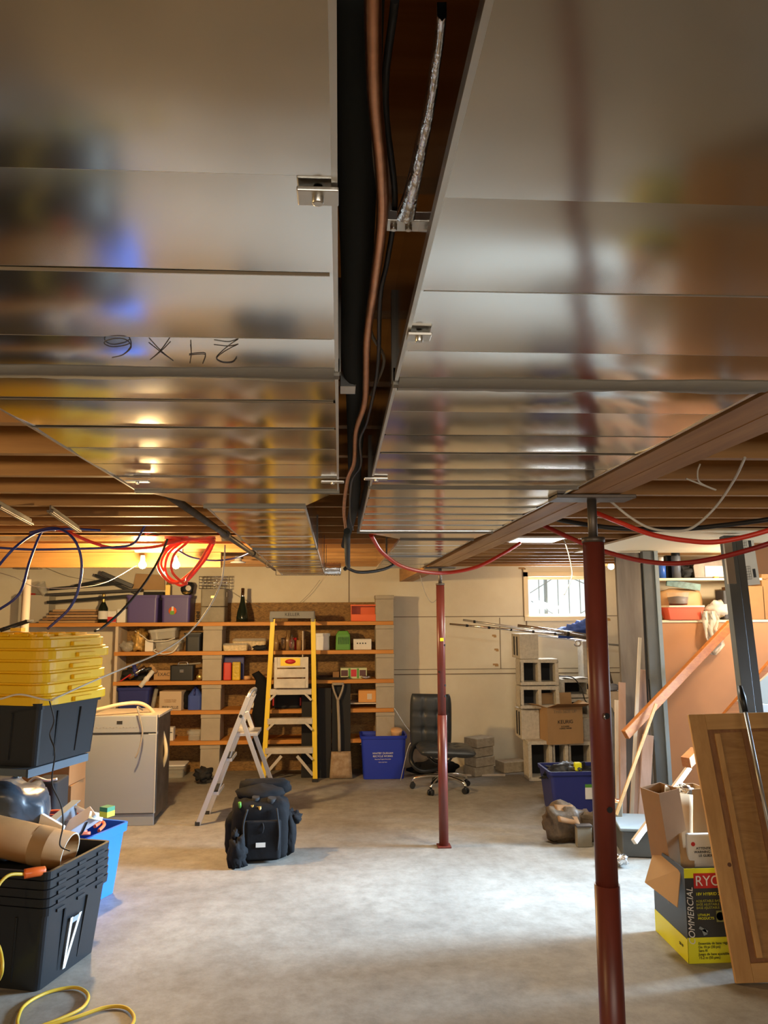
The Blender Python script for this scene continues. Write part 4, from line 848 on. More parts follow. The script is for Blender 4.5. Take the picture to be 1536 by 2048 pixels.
# black panels and shovel
for (x0, x1, y0, l, Y) in ((604, 634, 1368, 'tall black panel standing behind the yellow ladder', 8.43), (636, 662, 1376, 'tall black panel standing behind the shovel handle', 8.41), (664, 701, 1368, 'tall black panel right of the shovel handle', 8.43)):
    a = A(x0, y0, Y); c = A(x1, 1558, Y)
    tag(MB().box(a.x, c.x, Y-.02, Y+.012, .002, a.z).build('black_board', M_blackm, bev=.002), l, 'panel', 'black panels in front of the shelves')
t = thing('square_shovel', 'old square-mouth shovel with D handle standing blade down', 'shovel', (A(682, 1500, 8.33).x, 8.33, 0))
ox = t.location.x
zt_ = A(682, 1505, 8.3).z; zs1 = A(678, 1407, 8.3).z
b = MB(); hw = (A(705, 1540, 8.3).x-A(659, 1540, 8.3).x)/2
b.sheet((-hw, 0, .005), (hw, 0, .005), (hw*.85, .02, zt_), (-hw*.85, .02, zt_), .006, 6, 6, .01, 3); b.box(-hw*.85, hw*.85, .012, .04, zt_-.01, zt_); b.build('blade', M_shovel, t)
xx = lambda x, y: A(x, y, 8.3).x-ox
MB().tube(cr([(xx(679, 1506), 0.02, zt_), (xx(678, 1450), .015, (zt_+zs1)/2), (xx(676, 1410), .03, zs1), (xx(676, 1400), .03, zs1+.03)], 6), .016, 12).build('shaft', M_handle, t)
MB().tube(cr([(xx(676, 1402), .03, zs1+.02), (xx(668, 1390), .03, A(0, 1390, 8.3).z), (xx(665, 1372), .03, A(676, 1370, 8.3).z)], 6), .011, 10).tube(cr([(xx(676, 1402), .03, zs1+.02), (xx(684, 1390), .03, A(0, 1390, 8.3).z), (xx(687, 1372), .03, A(676, 1370, 8.3).z)], 6), .011, 10).build('yoke', M_handle, t)
MB().cyl((xx(664, 1369), .03, A(676, 1369, 8.3).z), (xx(688, 1369), .03, A(676, 1369, 8.3).z), .014, 12).build('grip', M_handle, t)
# ================================================================== YELLOW LADDER
t = thing('step_ladder', 'yellow fibreglass stepladder folded against the shelves', 'ladder', (A(580, 1500, 8.25).x, 8.25, 0)); ox = t.location.x
YL = 8.22
def lp(x, y, Y=YL): p = A(x, y, Y); return Vector((p.x-ox, Y-8.25, max(p.z, .012)))
for (x0, x1, nm) in ((526, 546, 0), (630, 626, 1)):
    a = lp(x0, 1568); c = lp(x1, 1238); a.z = .015
    b = MB().bar(a, c, .045, .012, ref=(0, 1, 0)); s = -1 if nm else 1
    b.bar(a+Vector((s*-.022, .03, 0)), c+Vector((s*-.022, .03, 0)), .005, .07, ref=(0, 1, 0)); b.build('rail', M_ylad, t)
    r = a+Vector((0, .12, 0)); MB().bar(r, c+Vector((0, .03, -.1)), .035, .01, ref=(0, 1, 0)).build('rear_rail', M_ylad, t)
    MB().box(a.x-.03, a.x+.03, a.y-.03, a.y+.06, 0.0, .03).build('foot', M_rubber, t, bev=.004)
for (xa, xb, y) in ((540, 623, 1384), (535, 625, 1443), (530, 626, 1502)):
    a = lp(xa, y); c = lp(xb, y)
    MB().box(a.x, c.x, -.04, .05, a.z-.004, a.z+.03).box(a.x, c.x, -.043, -.036, a.z-.03, a.z+.03).build('step', M_ladal, t, bev=.002)
    MB().bar(a+Vector((.0, -.03, -.08)), a+Vector((.07, -.03, -.01)), .022, .008, ref=(0, 1, 0)).build('brace', M_ladal, t); MB().bar(c+Vector((0, -.03, -.08)), c+Vector((-.07, -.03, -.01)), .022, .008, ref=(0, 1, 0)).build('brace', M_ladal, t)
a = lp(530, 1550); c = lp(555, 1512); MB().bar(a, c+Vector((.04, 0, 0)), .03, .008, ref=(0, 1, 0)).build('brace', M_ladal, t)
a = lp(626, 1550); c = lp(598, 1512); MB().bar(a, c+Vector((-.02, 0, 0)), .03, .008, ref=(0, 1, 0)).build('brace', M_ladal, t)
a = lp(540, 1240); c = lp(629, 1224)
MB().box(a.x, c.x, -.05, .09, a.z+.02, c.z+.01).box(a.x, a.x+.035, -.05, .09, a.z-.02, a.z+.02).box(c.x-.035, c.x, -.05, .09, a.z-.02, a.z+.02).build('top_cap', mat('grey_cap', (.2, .195, .18), .6), t, bev=.006)
text('KELLER', .048, M_ink, t, ((a.x+c.x)/2, -.052, (a.z+.02+c.z+.01)/2))
a = lp(548, 1376, 8.18); c = lp(617, 1314, 8.18); y = -.09; H_ = c.z-a.z
b = MB()
for (z0, z1) in ((0, .30), (.34, .62), (.66, 1)): b.box(a.x+.03, c.x-.03, y, y+.02, a.z+H_*z0, a.z+H_*z1)
b.box(a.x, a.x+.03, y, y+.02, a.z, c.z).box(c.x-.03, c.x, y, y+.02, a.z, c.z)
sh = b.build('pail_shelf', M_ladal, t, bev=.002)
MB().box(a.x+.065, c.x-.085, y-.003, y, a.z+H_*.72, a.z+H_*.98).build('warning_label', M_ylad, sh)
MB().lathe([(0, 0), (.055, 0), (.055, .001), (0, .001)], 24, T=Matrix.Translation(((a.x+c.x)/2-.01, y-.004, a.z+H_*.86)) @ Matrix.Rotation(PI/2, 4, 'X') @ Matrix.Scale(.45, 4, (0, 1, 0))).build('label_oval', M_redp, sh)
# ================================================================== SILVER STEP STOOL
o0 = aZ(395, 1653)
t = thing('step_stool', 'silver aluminium three-step ladder standing open side-on', 'ladder', (o0.x+.2, 6.75, 0)); O = Vector(t.location)
topn = aY(500, 1383, 6.72)-O; 
def alu_leg(nm, a, c, w=.05): MB().bar(a, c, .02, w, ref=(0, 0, 1)).build(nm, M_alu, t, bev=.003)
fa = aZ(395, 1651)-O; fb = aZ(386, 1622, .0)-O
na = aY(497, 1388, 6.66)-O; nb = aY(506, 1386, 6.98)-O; na.z = nb.z
fb = Vector((fa.x+.02, fa.y+.36, 0)); nb = Vector((na.x+.015, na.y+.30, na.z))
for a_, c_ in ((fa, na), (fb, nb)): MB().bar(a_, c_, .042, .024, ref=(0, 1, 0)).build('front_rail', M_alu, t, bev=.003)
MB().tube(cr([na-Vector((.01, 0, .02)), na+Vector((.012, .03, .035)), (na+nb)/2+Vector((.02, 0, .05)), nb+Vector((.012, -.03, .035)), nb-Vector((.01, 0, .02))], 6), .016, 10).build('top_bar', M_alu, t)
ba = aY(482, 1432, 6.66)-O; bb = ba+Vector((.01, .30, 0)); ga = aZ(556, 1650)-O; ga.y = fa.y+.02; gb = ga+Vector((.01, .34, 0))
for a_, c_ in ((ga, ba), (gb, bb)): MB().bar(a_, c_, .036, .02, ref=(0, 1, 0)).build('rear_leg', M_alu, t, bev=.003)
def along(u): return fa*(1-u)+na*u
for u, wd in ((.24, .09), (.50, .09), (.70, .22)):
    p = along(u); MB().box(p.x-.02, p.x-.02+wd, p.y+.01, p.y+.32, p.z-.014, p.z+.014).build('step', M_alu, t, bev=.003)
    if wd < .2: MB().box(p.x-.02+wd*.1, p.x-.02+wd*.9, p.y+.012, p.y+.318, p.z+.0145, p.z+.017).build('tread', M_rubber, t)
MB().bar(along(.25)+Vector((.06, .03, 0)), ba+Vector((-.02, .03, -.13)), .012, .012).build('link_bar', M_alu, t)
MB().bar(Vector((ga.x-.05, ga.y+.03, .22)), Vector((gb.x-.05, gb.y-.03, .22)), .015, .03).build('rear_stay', M_alu, t)
MB().cyl(ba+Vector((0, -.02, 0)), ba+Vector((0, -.012, 0)), .014, 12).build('hinge', M_blackm, t)
for p in (fa, fb, ga, gb): MB().box(p.x-.02, p.x+.02, p.y-.015, p.y+.015, .0, .03).build('foot', M_rubber, t, bev=.003)
# ================================================================== DISHWASHER
q = aZ(308, 1652); DWY = q.y; x1_ = q.x; x0_ = x1_-.60
t = thing('dishwasher', 'grey dishwasher standing loose on the floor at left', 'dishwasher', ((x0_+x1_)/2, DWY+.29, 0)); hh = aY(310, 1430, DWY).z
MB().box(-.285, .285, -.25, .29, .04, hh-.03).build('cabinet', M_steel, t, bev=.004)
MB().box(-.3, .3, -.29, -.25, .10, hh-.15).box(-.3, .3, -.29, -.25, hh-.142, hh-.005).build('door_panel', M_dw, t, bev=.006)
MB().box(-.29, .29, -.275, -.25, .0, .095).build('kick_plate', M_dw, t, bev=.003)
MB().box(-.25, .23, -.2925, -.285, hh-.152, hh-.142).build('handle_recess', M_blackm, t)
MB().box(-.03, .015, -.2925, -.289, hh-.07, hh-.045).build('display', M_blackm, t)
b = MB()
for i in range(14): b.cyl((-.19+i*.027, -.2925, hh-.095-.004*(i % 2)), (-.19+i*.027, -.289, hh-.095-.004*(i % 2)), .005, 8)
b.build('buttons', mat('button_grey', (.25, .25, .25), .4), t)
MB().box(-.3, -.292, -.292, -.25, .1, hh).box(.292, .3, -.292, -.25, .1, hh).build('edge_trim', mat('pale_trim', (.45, .45, .43), .4), t)
tag(MB().box(-.28, .29, -.23, .28, 0, .018).build('wood_offcut', M_light, loc=(t.location.x+.01, t.location.y, hh-.028)), 'beige board lying on top of the dishwasher', 'board')
wire('drain_hose', 'cream drain hose arching over and behind the dishwasher', 'hose', [A(165, 1425, 6.75), A(200, 1418, 6.72), A(245, 1408, 6.75), A(285, 1408, 6.85), A(312, 1432, 6.95), A(328, 1475, 7.0), A(332, 1510, 7.0), A(320, 1545, 7.05)], .016, M_hose, 10)
wire('power_cord', 'grey cord hanging in a hook over the dishwasher door', 'cord', [A(285, 1420, 6.75), A(275, 1414, 6.62), A(280, 1435, 6.60), A(285, 1465, 6.60), A(278, 1500, 6.60), A(271, 1516, 6.60)], .007, M_wireg)
# ================================================================== TOOL BACKPACK
q = aZ(510, 1728)
t = thing('tool_backpack', 'black tool backpack stuffed open on the floor beside the silver ladder', 'bag', (q.x+.02, q.y+.17, 0), .06)
b = MB(); b.blob((0, 0, .24), (.235, .17, .25), .05, 21, 28, 18, squash=.55); b.build('bag_body', M_fabric, t)
MB().rbox(.29, .06, .30, .03, z0=.03, T=Matrix.Translation((.02, -.165, 0))).build('front_pocket', M_fabric, t, bev=.012)
MB().blob((-.005, .03, .5), (.2, .12, .07), .12, 22).build('open_flap', M_fabric, t)
MB().blob((.03, .10, .53), (.21, .055, .07), .10, 23, squash=.4).build('back_panel', M_fabric, t)
for s, sd in ((-1, 24), (1, 25)): MB().blob((s*.23, .0, .19), (.055, .12, .16), .14, sd, squash=.3).build('side_pocket', M_fabric, t)
MB().blob((-.17, -.24, .10), (.075, .065, .12), .30, 26).blob((-.19, -.2, .22), (.03, .04, .06), .3, 28).build('hanging_pouch', M_fabric, t)
MB().blob((.27, -.02, .30), (.06, .07, .05), .35, 27).build('strap_tangle', M_fabric, t)
MB().tube(cr([(-.1, -.17, .42), (-.13, -.2, .3), (-.12, -.2, .15)], 6), .008, 6).tube(cr([(.13, -.17, .42), (.15, -.2, .25), (.14, -.19, .1)], 6), .008, 6).tube(cr([(.02, -.19, .32), (.03, -.205, .28), (.02, -.2, .24)], 6), .004, 6).build('straps', M_blackm, t)
MB().box(-.03, .045, -.203, -.198, .13, .165).build('maker_label', M_paper, t)
b = MB()
for (x, y, z, r_) in ((-.06, -.13, .43, .013), (-.02, -.13, .42, .01), (.0, -.14, .42, .012)): b.cyl((x, y, z-.06), (x-.005, y-.01, z+.015), r_, 10)
b.build('tool_handles', M_gold, t)
MB().cyl((-.04, -.08, .42), (-.04, -.1, .5), .03, 12).build('tool_head', M_blackm, t); MB().cyl((.08, -.1, .42), (.09, -.11, .49), .035, 12).build('tool_head', M_blackm, t)
MB().cyl((-.16, -.13, .42), (-.165, -.14, .47), .012, 10).build('green_tool', M_green, t)
t.scale = (.88, .9, .86)
# ================================================================== RECYCLING BOX + SMALL STUFF
q = aZ(768, 1560); w_ = aY(812, 1475, q.y).x-aY(718, 1475, q.y).x; h_ = aY(768, 1473, q.y).z
t = tote('recycling_box', 'blue recycling box with white lettering near the shovel', 'bin', (q.x, q.y+.19, 0.002), w_, .36, h_, M_blued, taper=.86)
for i, (s_, sz) in enumerate((('WHITBY DURHAM', .026), ('RECYCLE WORKS', .026), ('Recycling Program Recyclable', .014), ('items only here', .014))):
    text(s_, sz, M_white, t, (-.01, -.174+.003*i, h_*.60-i*.03), rot=(PI/2-.08, 0, 0))
tag(MB().lathe([(0, 0), (.048, 0), (.062, .09), (.058, .1), (0, .1)], 20, T=Matrix.Rotation(.3, 4, 'X')).build('paper_cup', M_bread, loc=(q.x+.14, q.y+.12, h_-.04)), 'cream round tub poking out of the blue recycling box', 'container')
tag(MB().blob((0, 0, 0), (.16, .1, .05), .3, 31).build('paper_scraps', M_paper, loc=(q.x-.04, q.y+.2, h_-.12)), 'white paper scraps inside the blue recycling box', 'paper')
wire('wire_rod', 'bent pale wire rod standing between the blue box and chair', 'rod', [A(788, 1416, 8.2), A(808, 1448, 8.2), A(825, 1474, 8.2), A(815, 1500, 8.2), A(800, 1566, 8.2)], .005, M_alu)
# ================================================================== OFFICE CHAIR
cc = aZ(885, 1562); CY = cc.y+.0
cy_ = 7.78; cxp = aY(884, 1560, cy_).x
t = thing('office_chair', 'black tufted office chair on a chrome five-star base', 'chair', (cxp, cy_, 0)); O = Vector(t.location)
def cp_(x, y, Y=cy_): return aY(x, y, Y)-O
zb0 = cp_(860, 1500).z; zb1 = cp_(860, 1394, 7.9).z
# backrest cushion
def cushion(w, h, d, nu=14, nv=14, tuft=()):
    vs = []; fs = []
    for k in (-1, 1):
        for j in range(nv+1):
            for i in range(nu+1):
                u = i/nu*2-1; v = j/nv*2-1
                e = (max(0, 1-abs(u)**6)*max(0, 1-abs(v)**6))**.5
                for (tu, tv) in tuft: e -= .42*math.exp(-((u-tu)**2+(v-tv)**2)/.012)+.0
                for (tu, tv) in tuft: e -= .10*math.exp(-((u-tu)**2)/.002)+.10*math.exp(-((v-tv)**2)/.002)
                rx = 1-.10*abs(v)**5; vs.append((u*w/2*rx, k*d/2*max(e, .02), v*h/2))
    q = (nu+1)*(nv+1)
    for k in (0, 1):
        for j in range(nv):
            for i in range(nu):
                a = k*q+j*(nu+1)+i; fs.append((a, a+1, a+nu+2, a+nu+1) if k == 0 else (a, a+nu+1, a+nu+2, a+1))
    rim = [i for i in range(nu)]+[nu+(nu+1)*j for j in range(nv)]+[nv*(nu+1)+nu-i for i in range(nu)]+[(nv-j)*(nu+1) for j in range(nv)]
    for i in range(len(rim)): fs.append((rim[i], rim[(i+1) % len(rim)], q+rim[(i+1) % len(rim)], q+rim[i]))
    return vs, fs
tf = [(-.33, .35), (.33, .35), (-.33, -.25), (.33, -.25)]
vs, fs = cushion(.42, zb1-zb0+.06, .10, 24, 24, tf)
bc = cp_(864, 1450, 7.85)
MB().add(vs, fs, 0, True, Matrix.Translation((bc.x, .18, (zb0+zb1)/2)) @ Matrix.Rotation(.12, 4, 'X') @ Matrix.Rotation(-.12, 4, 'Z')).build('backrest', M_leather, t)
vs, fs = cushion(.56, .46, .10, 20, 20, tf)
sz = cp_(885, 1497).z
MB().add(vs, fs, 0, True, Matrix.Translation((.03, -.06, sz)) @ Matrix.Rotation(.05, 4, 'Y') @ Matrix.Rotation(PI/2, 4, 'X')).build('seat', M_leather, t)
MB().tube(cr([(-.16, .05, sz-.05), (-.06, .0, sz-.14), (.06, 0, sz-.13), (.12, .0, sz-.05)], 6), .012, 8).box(-.1, .1, -.1, .1, sz-.075, sz-.045).build('seat_bracket', M_black, t)
MB().cyl((0, 0, .11), (0, 0, sz-.06), .022, 14).cyl((0, 0, .08), (0, 0, .16), .035, 14).build('gas_lift', M_chrome, t)
for i in range(5):
    a = -PI/2+.75+i*2*PI/5; d = Vector((math.cos(a), math.sin(a), 0)); R = .29
    MB().tube(cr([d*.02+Vector((0, 0, .13)), d*R*.5+Vector((0, 0, .125)), d*R*.9+Vector((0, 0, .10)), d*R+Vector((0, 0, .07))], 6), .015, 10, rs=None).build('base_arm', M_chrome, t)
    c_ = MB(); n_ = Vector((-d.y, d.x, 0))
    for s in (-1, 1): c_.cyl(d*R+n_*s*.008+Vector((0, 0, .028)), d*R+n_*s*.026+Vector((0, 0, .028)), .027, 16)
    c_.blob(tuple(d*R+Vector((0, 0, .045))), (.022, .022, .02), 0, 1, 10, 6); c_.build('caster', M_black, t)
MB().tube(cr([(-.2, .18, sz+.02), (-.28, .1, sz-.02), (-.30, -.02, sz-.12), (-.2, -.05, sz-.2), (-.02, -.02, sz-.18)], 6), .022, 10).build('arm_support', M_black, t)
q = aZ(860, 1535); tag(MB().blob((0, 0, .07), (.25, .12, .08), .25, 41).build('black_bag', M_fabric, loc=(q.x, 8.45, 0.0)), 'dark fabric bundle on the floor behind the office chair', 'bag')
# pavers
for k in range(4):
    a = aZ(955, 1542); 
    o = MB().box(-.13, .13, -.10, .10, 0, .094).build('paving_stone', M_paver, loc=(1.49+.01*(k % 2), 8.45-.01*(k % 2), .001+k*.098), bev=.006); o.rotation_euler = (0, 0, .5+.03*k)
    tag(o, ['rough tan paving stone at the bottom of the stack by the chair', 'rough tan paving stone second from bottom in the stack', 'rough tan paving stone third from bottom in the stack', 'rough tan paving stone on top of the stack'][k], 'paver', 'stacked paving stones')
a = aZ(1020, 1538); o = MB().box(-.15, .15, -.1, .1, 0, .11).build('paving_stone', M_paver, loc=(a.x, 8.6, .001), bev=.006); o.rotation_euler = (0, 0, .3); tag(o, 'single brown stone lying between the stone stack and hollow blocks', 'paver')
tag(MB().bar(aZ(905, 1550, .008), aZ(1010, 1550, .008), .04, .015).build('wood_strip', M_light), 'pale wooden strip lying on the floor behind the chair', 'board')
# ================================================================== HOLLOW BLOCKS
def hollow(label, x0, x1, y0, y1, Y, d=.2, rz=0, two=True, solid=False, side=False):
    a = aY(x0, y1, Y); c = aY(x1, y0, Y); a.z = .001 if a.z < .15 else a.z; w_ = c.x-a.x; h_ = c.z-a.z; t_ = .035; b = MB()
    b.box(-w_/2, w_/2, 0, d, 0, t_).box(-w_/2, w_/2, 0, d, h_-t_, h_)
    if solid: b = MB().box(-w_/2, w_/2, 0, d, 0, h_)
    elif side:
        b = MB().box(-w_/2, w_/2, 0, d, 0, h_)
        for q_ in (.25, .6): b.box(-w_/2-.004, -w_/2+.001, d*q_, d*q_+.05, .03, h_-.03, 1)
    else:
        b.box(-w_/2, -w_/2+t_, 0, d, t_, h_-t_).box(w_/2-t_, w_/2, 0, d, t_, h_-t_)
        if two: b.box(-t_*.5, t_*.5, 0, d, t_, h_-t_)
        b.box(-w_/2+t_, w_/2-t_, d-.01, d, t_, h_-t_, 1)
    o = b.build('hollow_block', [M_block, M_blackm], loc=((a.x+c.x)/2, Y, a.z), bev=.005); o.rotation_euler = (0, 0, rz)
    return tag(o, label, 'block', 'hollow concrete blocks by the window')
B0 = 8.15
hollow('hollow block set end-on at the very top of the pile', 1040, 1076, 1268, 1318, B0, d=.38, side=True)
hollow('hollow block with two openings just under the topmost block', 1042, 1116, 1318, 1371, B0, d=.22)
hollow('hollow block right above the open carton, two openings', 1042, 1118, 1372, 1418, B0, d=.22)
hollow('block left of the open carton, below the two-hole blocks', 1044, 1078, 1419, 1479, B0+.05, d=.3, side=True)
hollow('leftmost hollow block in the bottom row under the carton', 1058, 1104, 1482, 1548, B0-.1, d=.22, two=False)
hollow('middle hollow block in the bottom row under the carton', 1105, 1136, 1483, 1546, B0-.08, d=.22, two=False)
hollow('rightmost hollow block of the bottom row behind the navy bin', 1137, 1185, 1483, 1546, B0-.05, d=.22, two=False)
hollow('hollow block lying behind and right of the two-hole blocks', 1124, 1180, 1358, 1396, B0+.2, d=.3, two=False)
hollow('hollow block directly below the white-topped one', 1124, 1180, 1397, 1436, B0+.2, d=.3, two=False)
hollow('solid-looking block right of the open carton', 1160, 1182, 1437, 1482, B0+.1, d=.3, side=True)
hollow('grey block high against the wall beside the near post', 1168, 1196, 1282, 1356, B0+.3, d=.2, solid=True)
q = A(1150, 1357, B0+.25); tag(MB().sheet((q.x-.13, B0+.2, q.z), (q.x+.15, B0+.2, q.z+.01), (q.x+.15, B0+.45, q.z+.01), (q.x-.13, B0+.45, q.z), .006, 8, 5, .03, 3).build('crumpled_paper', M_paper), 'crumpled white sheet lying on the right hollow blocks', 'paper')
wire('black_cable', 'black lead trailing down over the right hollow blocks', 'cable', [A(1118, 1352, B0+.1), A(1145, 1355, B0+.1), A(1162, 1375, B0+.1), A(1170, 1400, B0+.1), A(1182, 1412, B0+.1)], .006, M_cable)
# carton on blocks
YK = B0-.12
a = aY(1098, 1490, YK); c = aY(1165, 1415, YK); w_ = c.x-a.x; h_ = c.z-a.z
t = carton('open_carton', 'open tan cardboard carton standing on the hollow blocks', 'box', ((a.x+c.x)/2-.02, YK+.13, a.z+.004), w_+.03, .24, h_, M_card, rz=.16, flaps=1)
W = w_+.03
MB().sheet((-W/2, -.12, h_), (W/2, -.12, h_), (W/2+.06, -.24, h_+.04), (-W/2+.06, -.25, h_+.05), .004).build('front_flap', M_cardd, t)
MB().sheet((-W/2, .12, h_), (W/2, .12, h_), (W/2, .14, h_+.12), (-W/2, .14, h_+.12), .004).build('rear_flap', M_card, t)
MB().sheet((-W/2, -.12, h_), (-W/2, .12, h_), (-W/2-.12, .12, h_+.02), (-W/2-.12, -.12, h_+.04), .004).build('side_flap', M_card, t)
MB().sheet((W/2, -.12, h_), (W/2, .12, h_), (W/2+.08, .12, h_+.04), (W/2+.08, -.12, h_+.03), .004).build('side_flap', M_card, t)
text('KEURIG', .05, M_ink, t, (.0, -.1225, h_*.6)); text('K-CLASSIC\nCOFFEE MAKER', .02, M_ink, t, (0, -.1225, h_*.45)); text('THIS SIDE UP', .045, mat('faint_print', (.25, .19, .12), .8), t, (0, -.1225, h_*.88))
# chrome stands lying across blocks + blue cloth
def pole(label, a, b_, r_=.012, bands=3, m=M_chrome):
    t = thing('stand_pole', label, 'pole', tuple((a+b_)/2), group='chrome stand poles'); O = Vector(t.location)
    MB().cyl(a-O, b_-O, r_, 12).build('pole_tube', m, t)
    for i in range(bands):
        p = a.lerp(b_, .12+.76*i/max(1, bands-1))-O; d = (b_-a).normalized()
        MB().cyl(p-d*.012, p+d*.012, r_*1.25, 12).build('band', M_blackm, t)
pole('long thin chrome pole reaching farthest left over the blocks', A(899, 1248, 8.2), A(1190, 1275, 8.1), .011, 6)
pole('grey pole lying just behind the banded chrome pole', A(926, 1240, 8.4), A(1120, 1268, 8.2), .012, 1, M_alu)
pole('short thick chrome pole on top of the hollow blocks', A(1035, 1251, 8.1), A(1190, 1272, 8.0), .016, 0)
pole('thin pale pole passing behind the near red post', A(1070, 1270, 8.5), A(1250, 1292, 8.5), .012, 0, M_alu)
pole('dark clamp pole ending beside the near red post', A(1128, 1266, 8.0), A(1195, 1280, 7.95), .02, 2, M_steel)
q = A(1155, 1287, 8.0); tag(MB().tube(cr([(q.x+.035*math.cos(i*.9), 8.0, q.z+.028*math.sin(i*.9)) for i in range(8)], 3), .008, 8).build('chrome_ring', M_chrome), 'chrome ring clamp hanging below the bundled poles', 'clamp')
o = MB().blob((0, 0, 0), (.22, .09, .07), .3, 51, 28, 16).blob((.12, 0, .05), (.14, .08, .07), .3, 52, 24, 12).build('blue_cloth', M_clothb, loc=tuple(A(1155, 1262, 8.3)))
tag(o, 'rumpled blue cloth draped on the poles under the window', 'cloth')
# ================================================================== NAVY BIN by near post
q = aZ(1128, 1632); w_ = .56
t = tote('storage_tote', 'navy blue open bin full of dark bags behind the near post', 'bin', (q.x+.17, q.y+.22, .002), w_, .42, aY(1130, 1545, q.y).z, M_navy, taper=.84); hb = aY(1130, 1545, q.y).z
MB().box(.03, .16, -.192, -.188, hb*.35, hb*.62).build('paper_label', M_paper, t); MB().box(.03, .16, -.193, -.19, hb*.62, hb*.74).build('paper_label', M_green, t)
tag(MB().blob((0, 0, 0), (.22, .15, .08), .4, 61, 28, 14).build('black_bin_bag', M_black, loc=(q.x+.13, q.y+.22, hb-.05)), 'crinkled black plastic bags filling the navy bin', 'bag')
tag(MB().box(-.03, .03, -.03, .03, 0, .07).build('yellow_package', M_yt, loc=(q.x+.17, q.y+.12, hb-.01), bev=.01), 'small yellow package on the bags in the navy bin', 'package')
# toolbox jumble in front of the navy bin
q = aZ(1150, 1690)
t = thing('leather_tool_pouch', 'worn brown tool pouch slumped on the floor before the navy bin', 'tool pouch', (q.x, q.y+.12, 0))
MB().blob((-.05, 0, .12), (.14, .11, .13), .22, 71, squash=.3).build('pouch_body', M_wicker, t); MB().blob((.1, .02, .1), (.1, .1, .11), .22, 72, squash=.4).build('side_pouch', M_wicker, t)
MB().sheet((-.12, -.11, .16), (.04, -.13, .14), (.02, -.03, .27), (-.12, -.02, .27), .006, 5, 5, .03, 5).build('flap', M_cardd, t)
q = aZ(1168, 1694); t = thing('metal_bit_box', 'little grey box leaning against the brown tool pouch', 'box', (q.x, q.y, 0)); MB().box(-.05, .06, -.01, .05, 0.001, .14).build('box_body', M_bronze, t, bev=.004); MB().box(-.055, .065, -.015, .055, .14, .155).build('lid', M_steel, t, bev=.003)
q = aZ(1243, 1700); t = thing('parts_box', 'small dark open box of fittings on the floor right of the post', 'box', (q.x, q.y+.2, .0)); MB().ringwall(.12, .14, 0, .14, .16, .30, .01, .005).rbox(.12, .14, .01, .01).build('box_body', M_bronze, t); MB().blob((0, 0, .29), (.055, .06, .03), .5, 73).build('fittings', M_copper, t)
bagblob('shiny coil of chrome wire on the floor right of the post', 1236, 1262, 1690, 1712, None, M_foil, 'wire_coil', 'wire', Y=5.4, d=.05, seed=75, amp=.4).location.z = .01
# ================================================================== LEFT: BLACK TOTE STACK
SR = math.atan2(.123, .44)   # turn of the stack
near = aZ(75, 1985); rz = -SR
# local frame: +x to right face normal, +y along the right face
def tl(corner, w, d, rz):  # centre for box whose front-right corner is given
    c, s = math.cos(rz), math.sin(rz); lx, ly = -w/2, d/2
    return (corner[0]+c*lx-s*ly, corner[1]+s*lx+c*ly)
W0, D0, H0 = .74, .52, .33
tp = .86
cx0, cy0 = tl((near.x, near.y), W0*tp, D0*tp, rz)
ztop = aY(110, 1745, 3.83).z
step = (ztop-H0)/4 if ztop > H0+.1 else .03
nt = 5; H0 = ztop-(nt-1)*.040
for k in range(nt):
    l = ['bottom black tote of the nested stack on the floor, showing its full side', 'second black tote up in the nested stack, only its rim showing', 'middle black tote of the nested stack, only its rim showing', 'fourth black tote up, nested just below the open topmost one', 'topmost black tote of the nested stack, holding the cardboard tube'][k]
    t = tote('storage_tote', l, 'bin', (cx0, cy0, .002+k*.040), W0, D0, H0, M_black, rz=rz, taper=tp, rim=.036, group='nested black totes', ribs=(k == 0))
    b = MB()
    for y in (-.16, 0, .16): b.box(W0/2+.001, W0/2+.008, y-.03, y+.03, H0-.036, H0-.022)
    b.build('rim_notch', M_black, t)
    if k == 0:
        T = Matrix.Translation((W0*.455, -.02, 0))
        MB().sheet((W0*.43+.014, -.062, .03), (W0*.43+.014, -.042, .03), (W0*.465+.016, .035, H0*.70), (W0*.465+.016, .015, H0*.70), .002).sheet((W0*.43+.014, -.062, .03), (W0*.43+.014, -.050, .03), (W0*.465+.016, -.035, H0*.70), (W0*.465+.016, -.055, H0*.70), .002).build('barcode_label', M_paper, t)
        MB().sheet((W0*.462+.014, -.035, H0*.62), (W0*.462+.014, .012, H0*.62), (W0*.465+.016, .014, H0*.69), (W0*.465+.016, -.034, H0*.69), .002).build('label_print', M_greyl, t)
stack_top = .002+4*.040+H0
# cardboard tube across the stack
def tl3(x, y, z): return aY(x, y, z)
p0 = Vector((-2.15, 4.10, stack_top+.13)); p1 = aY(142, 1722, 4.02)
p1 = aY(140, 1705, 4.14); p0 = aY(-90, 1652, 4.22)
d = (p1-p0).normalized(); n1 = d.orthogonal().normalized(); n2 = d.cross(n1)
b = MB(); n = 28
for r_a, flip in ((.095, False), (.088, True)):
    vs = []; 
    for p in (p0, p1):
        for j in range(n): vs.append(p+(n1*math.cos(2*PI*j/n)+n2*math.sin(2*PI*j/n))*r_a)
    b.add(vs, [(j, (j+1) % n, n+(j+1) % n, n+j) for j in range(n)], 0, True)
vs = [p1+(n1*math.cos(2*PI*j/n)+n2*math.sin(2*PI*j/n))*r_a for r_a in (.095, .088) for j in range(n)]
b.add(vs, [(j, (j+1) % n, n+(j+1) % n, n+j) for j in range(n)], 1)
o = b.build('cardboard_tube', [M_brown, M_light]); tag(o, 'thick brown cardboard tube lying across the topmost black tote', 'tube')
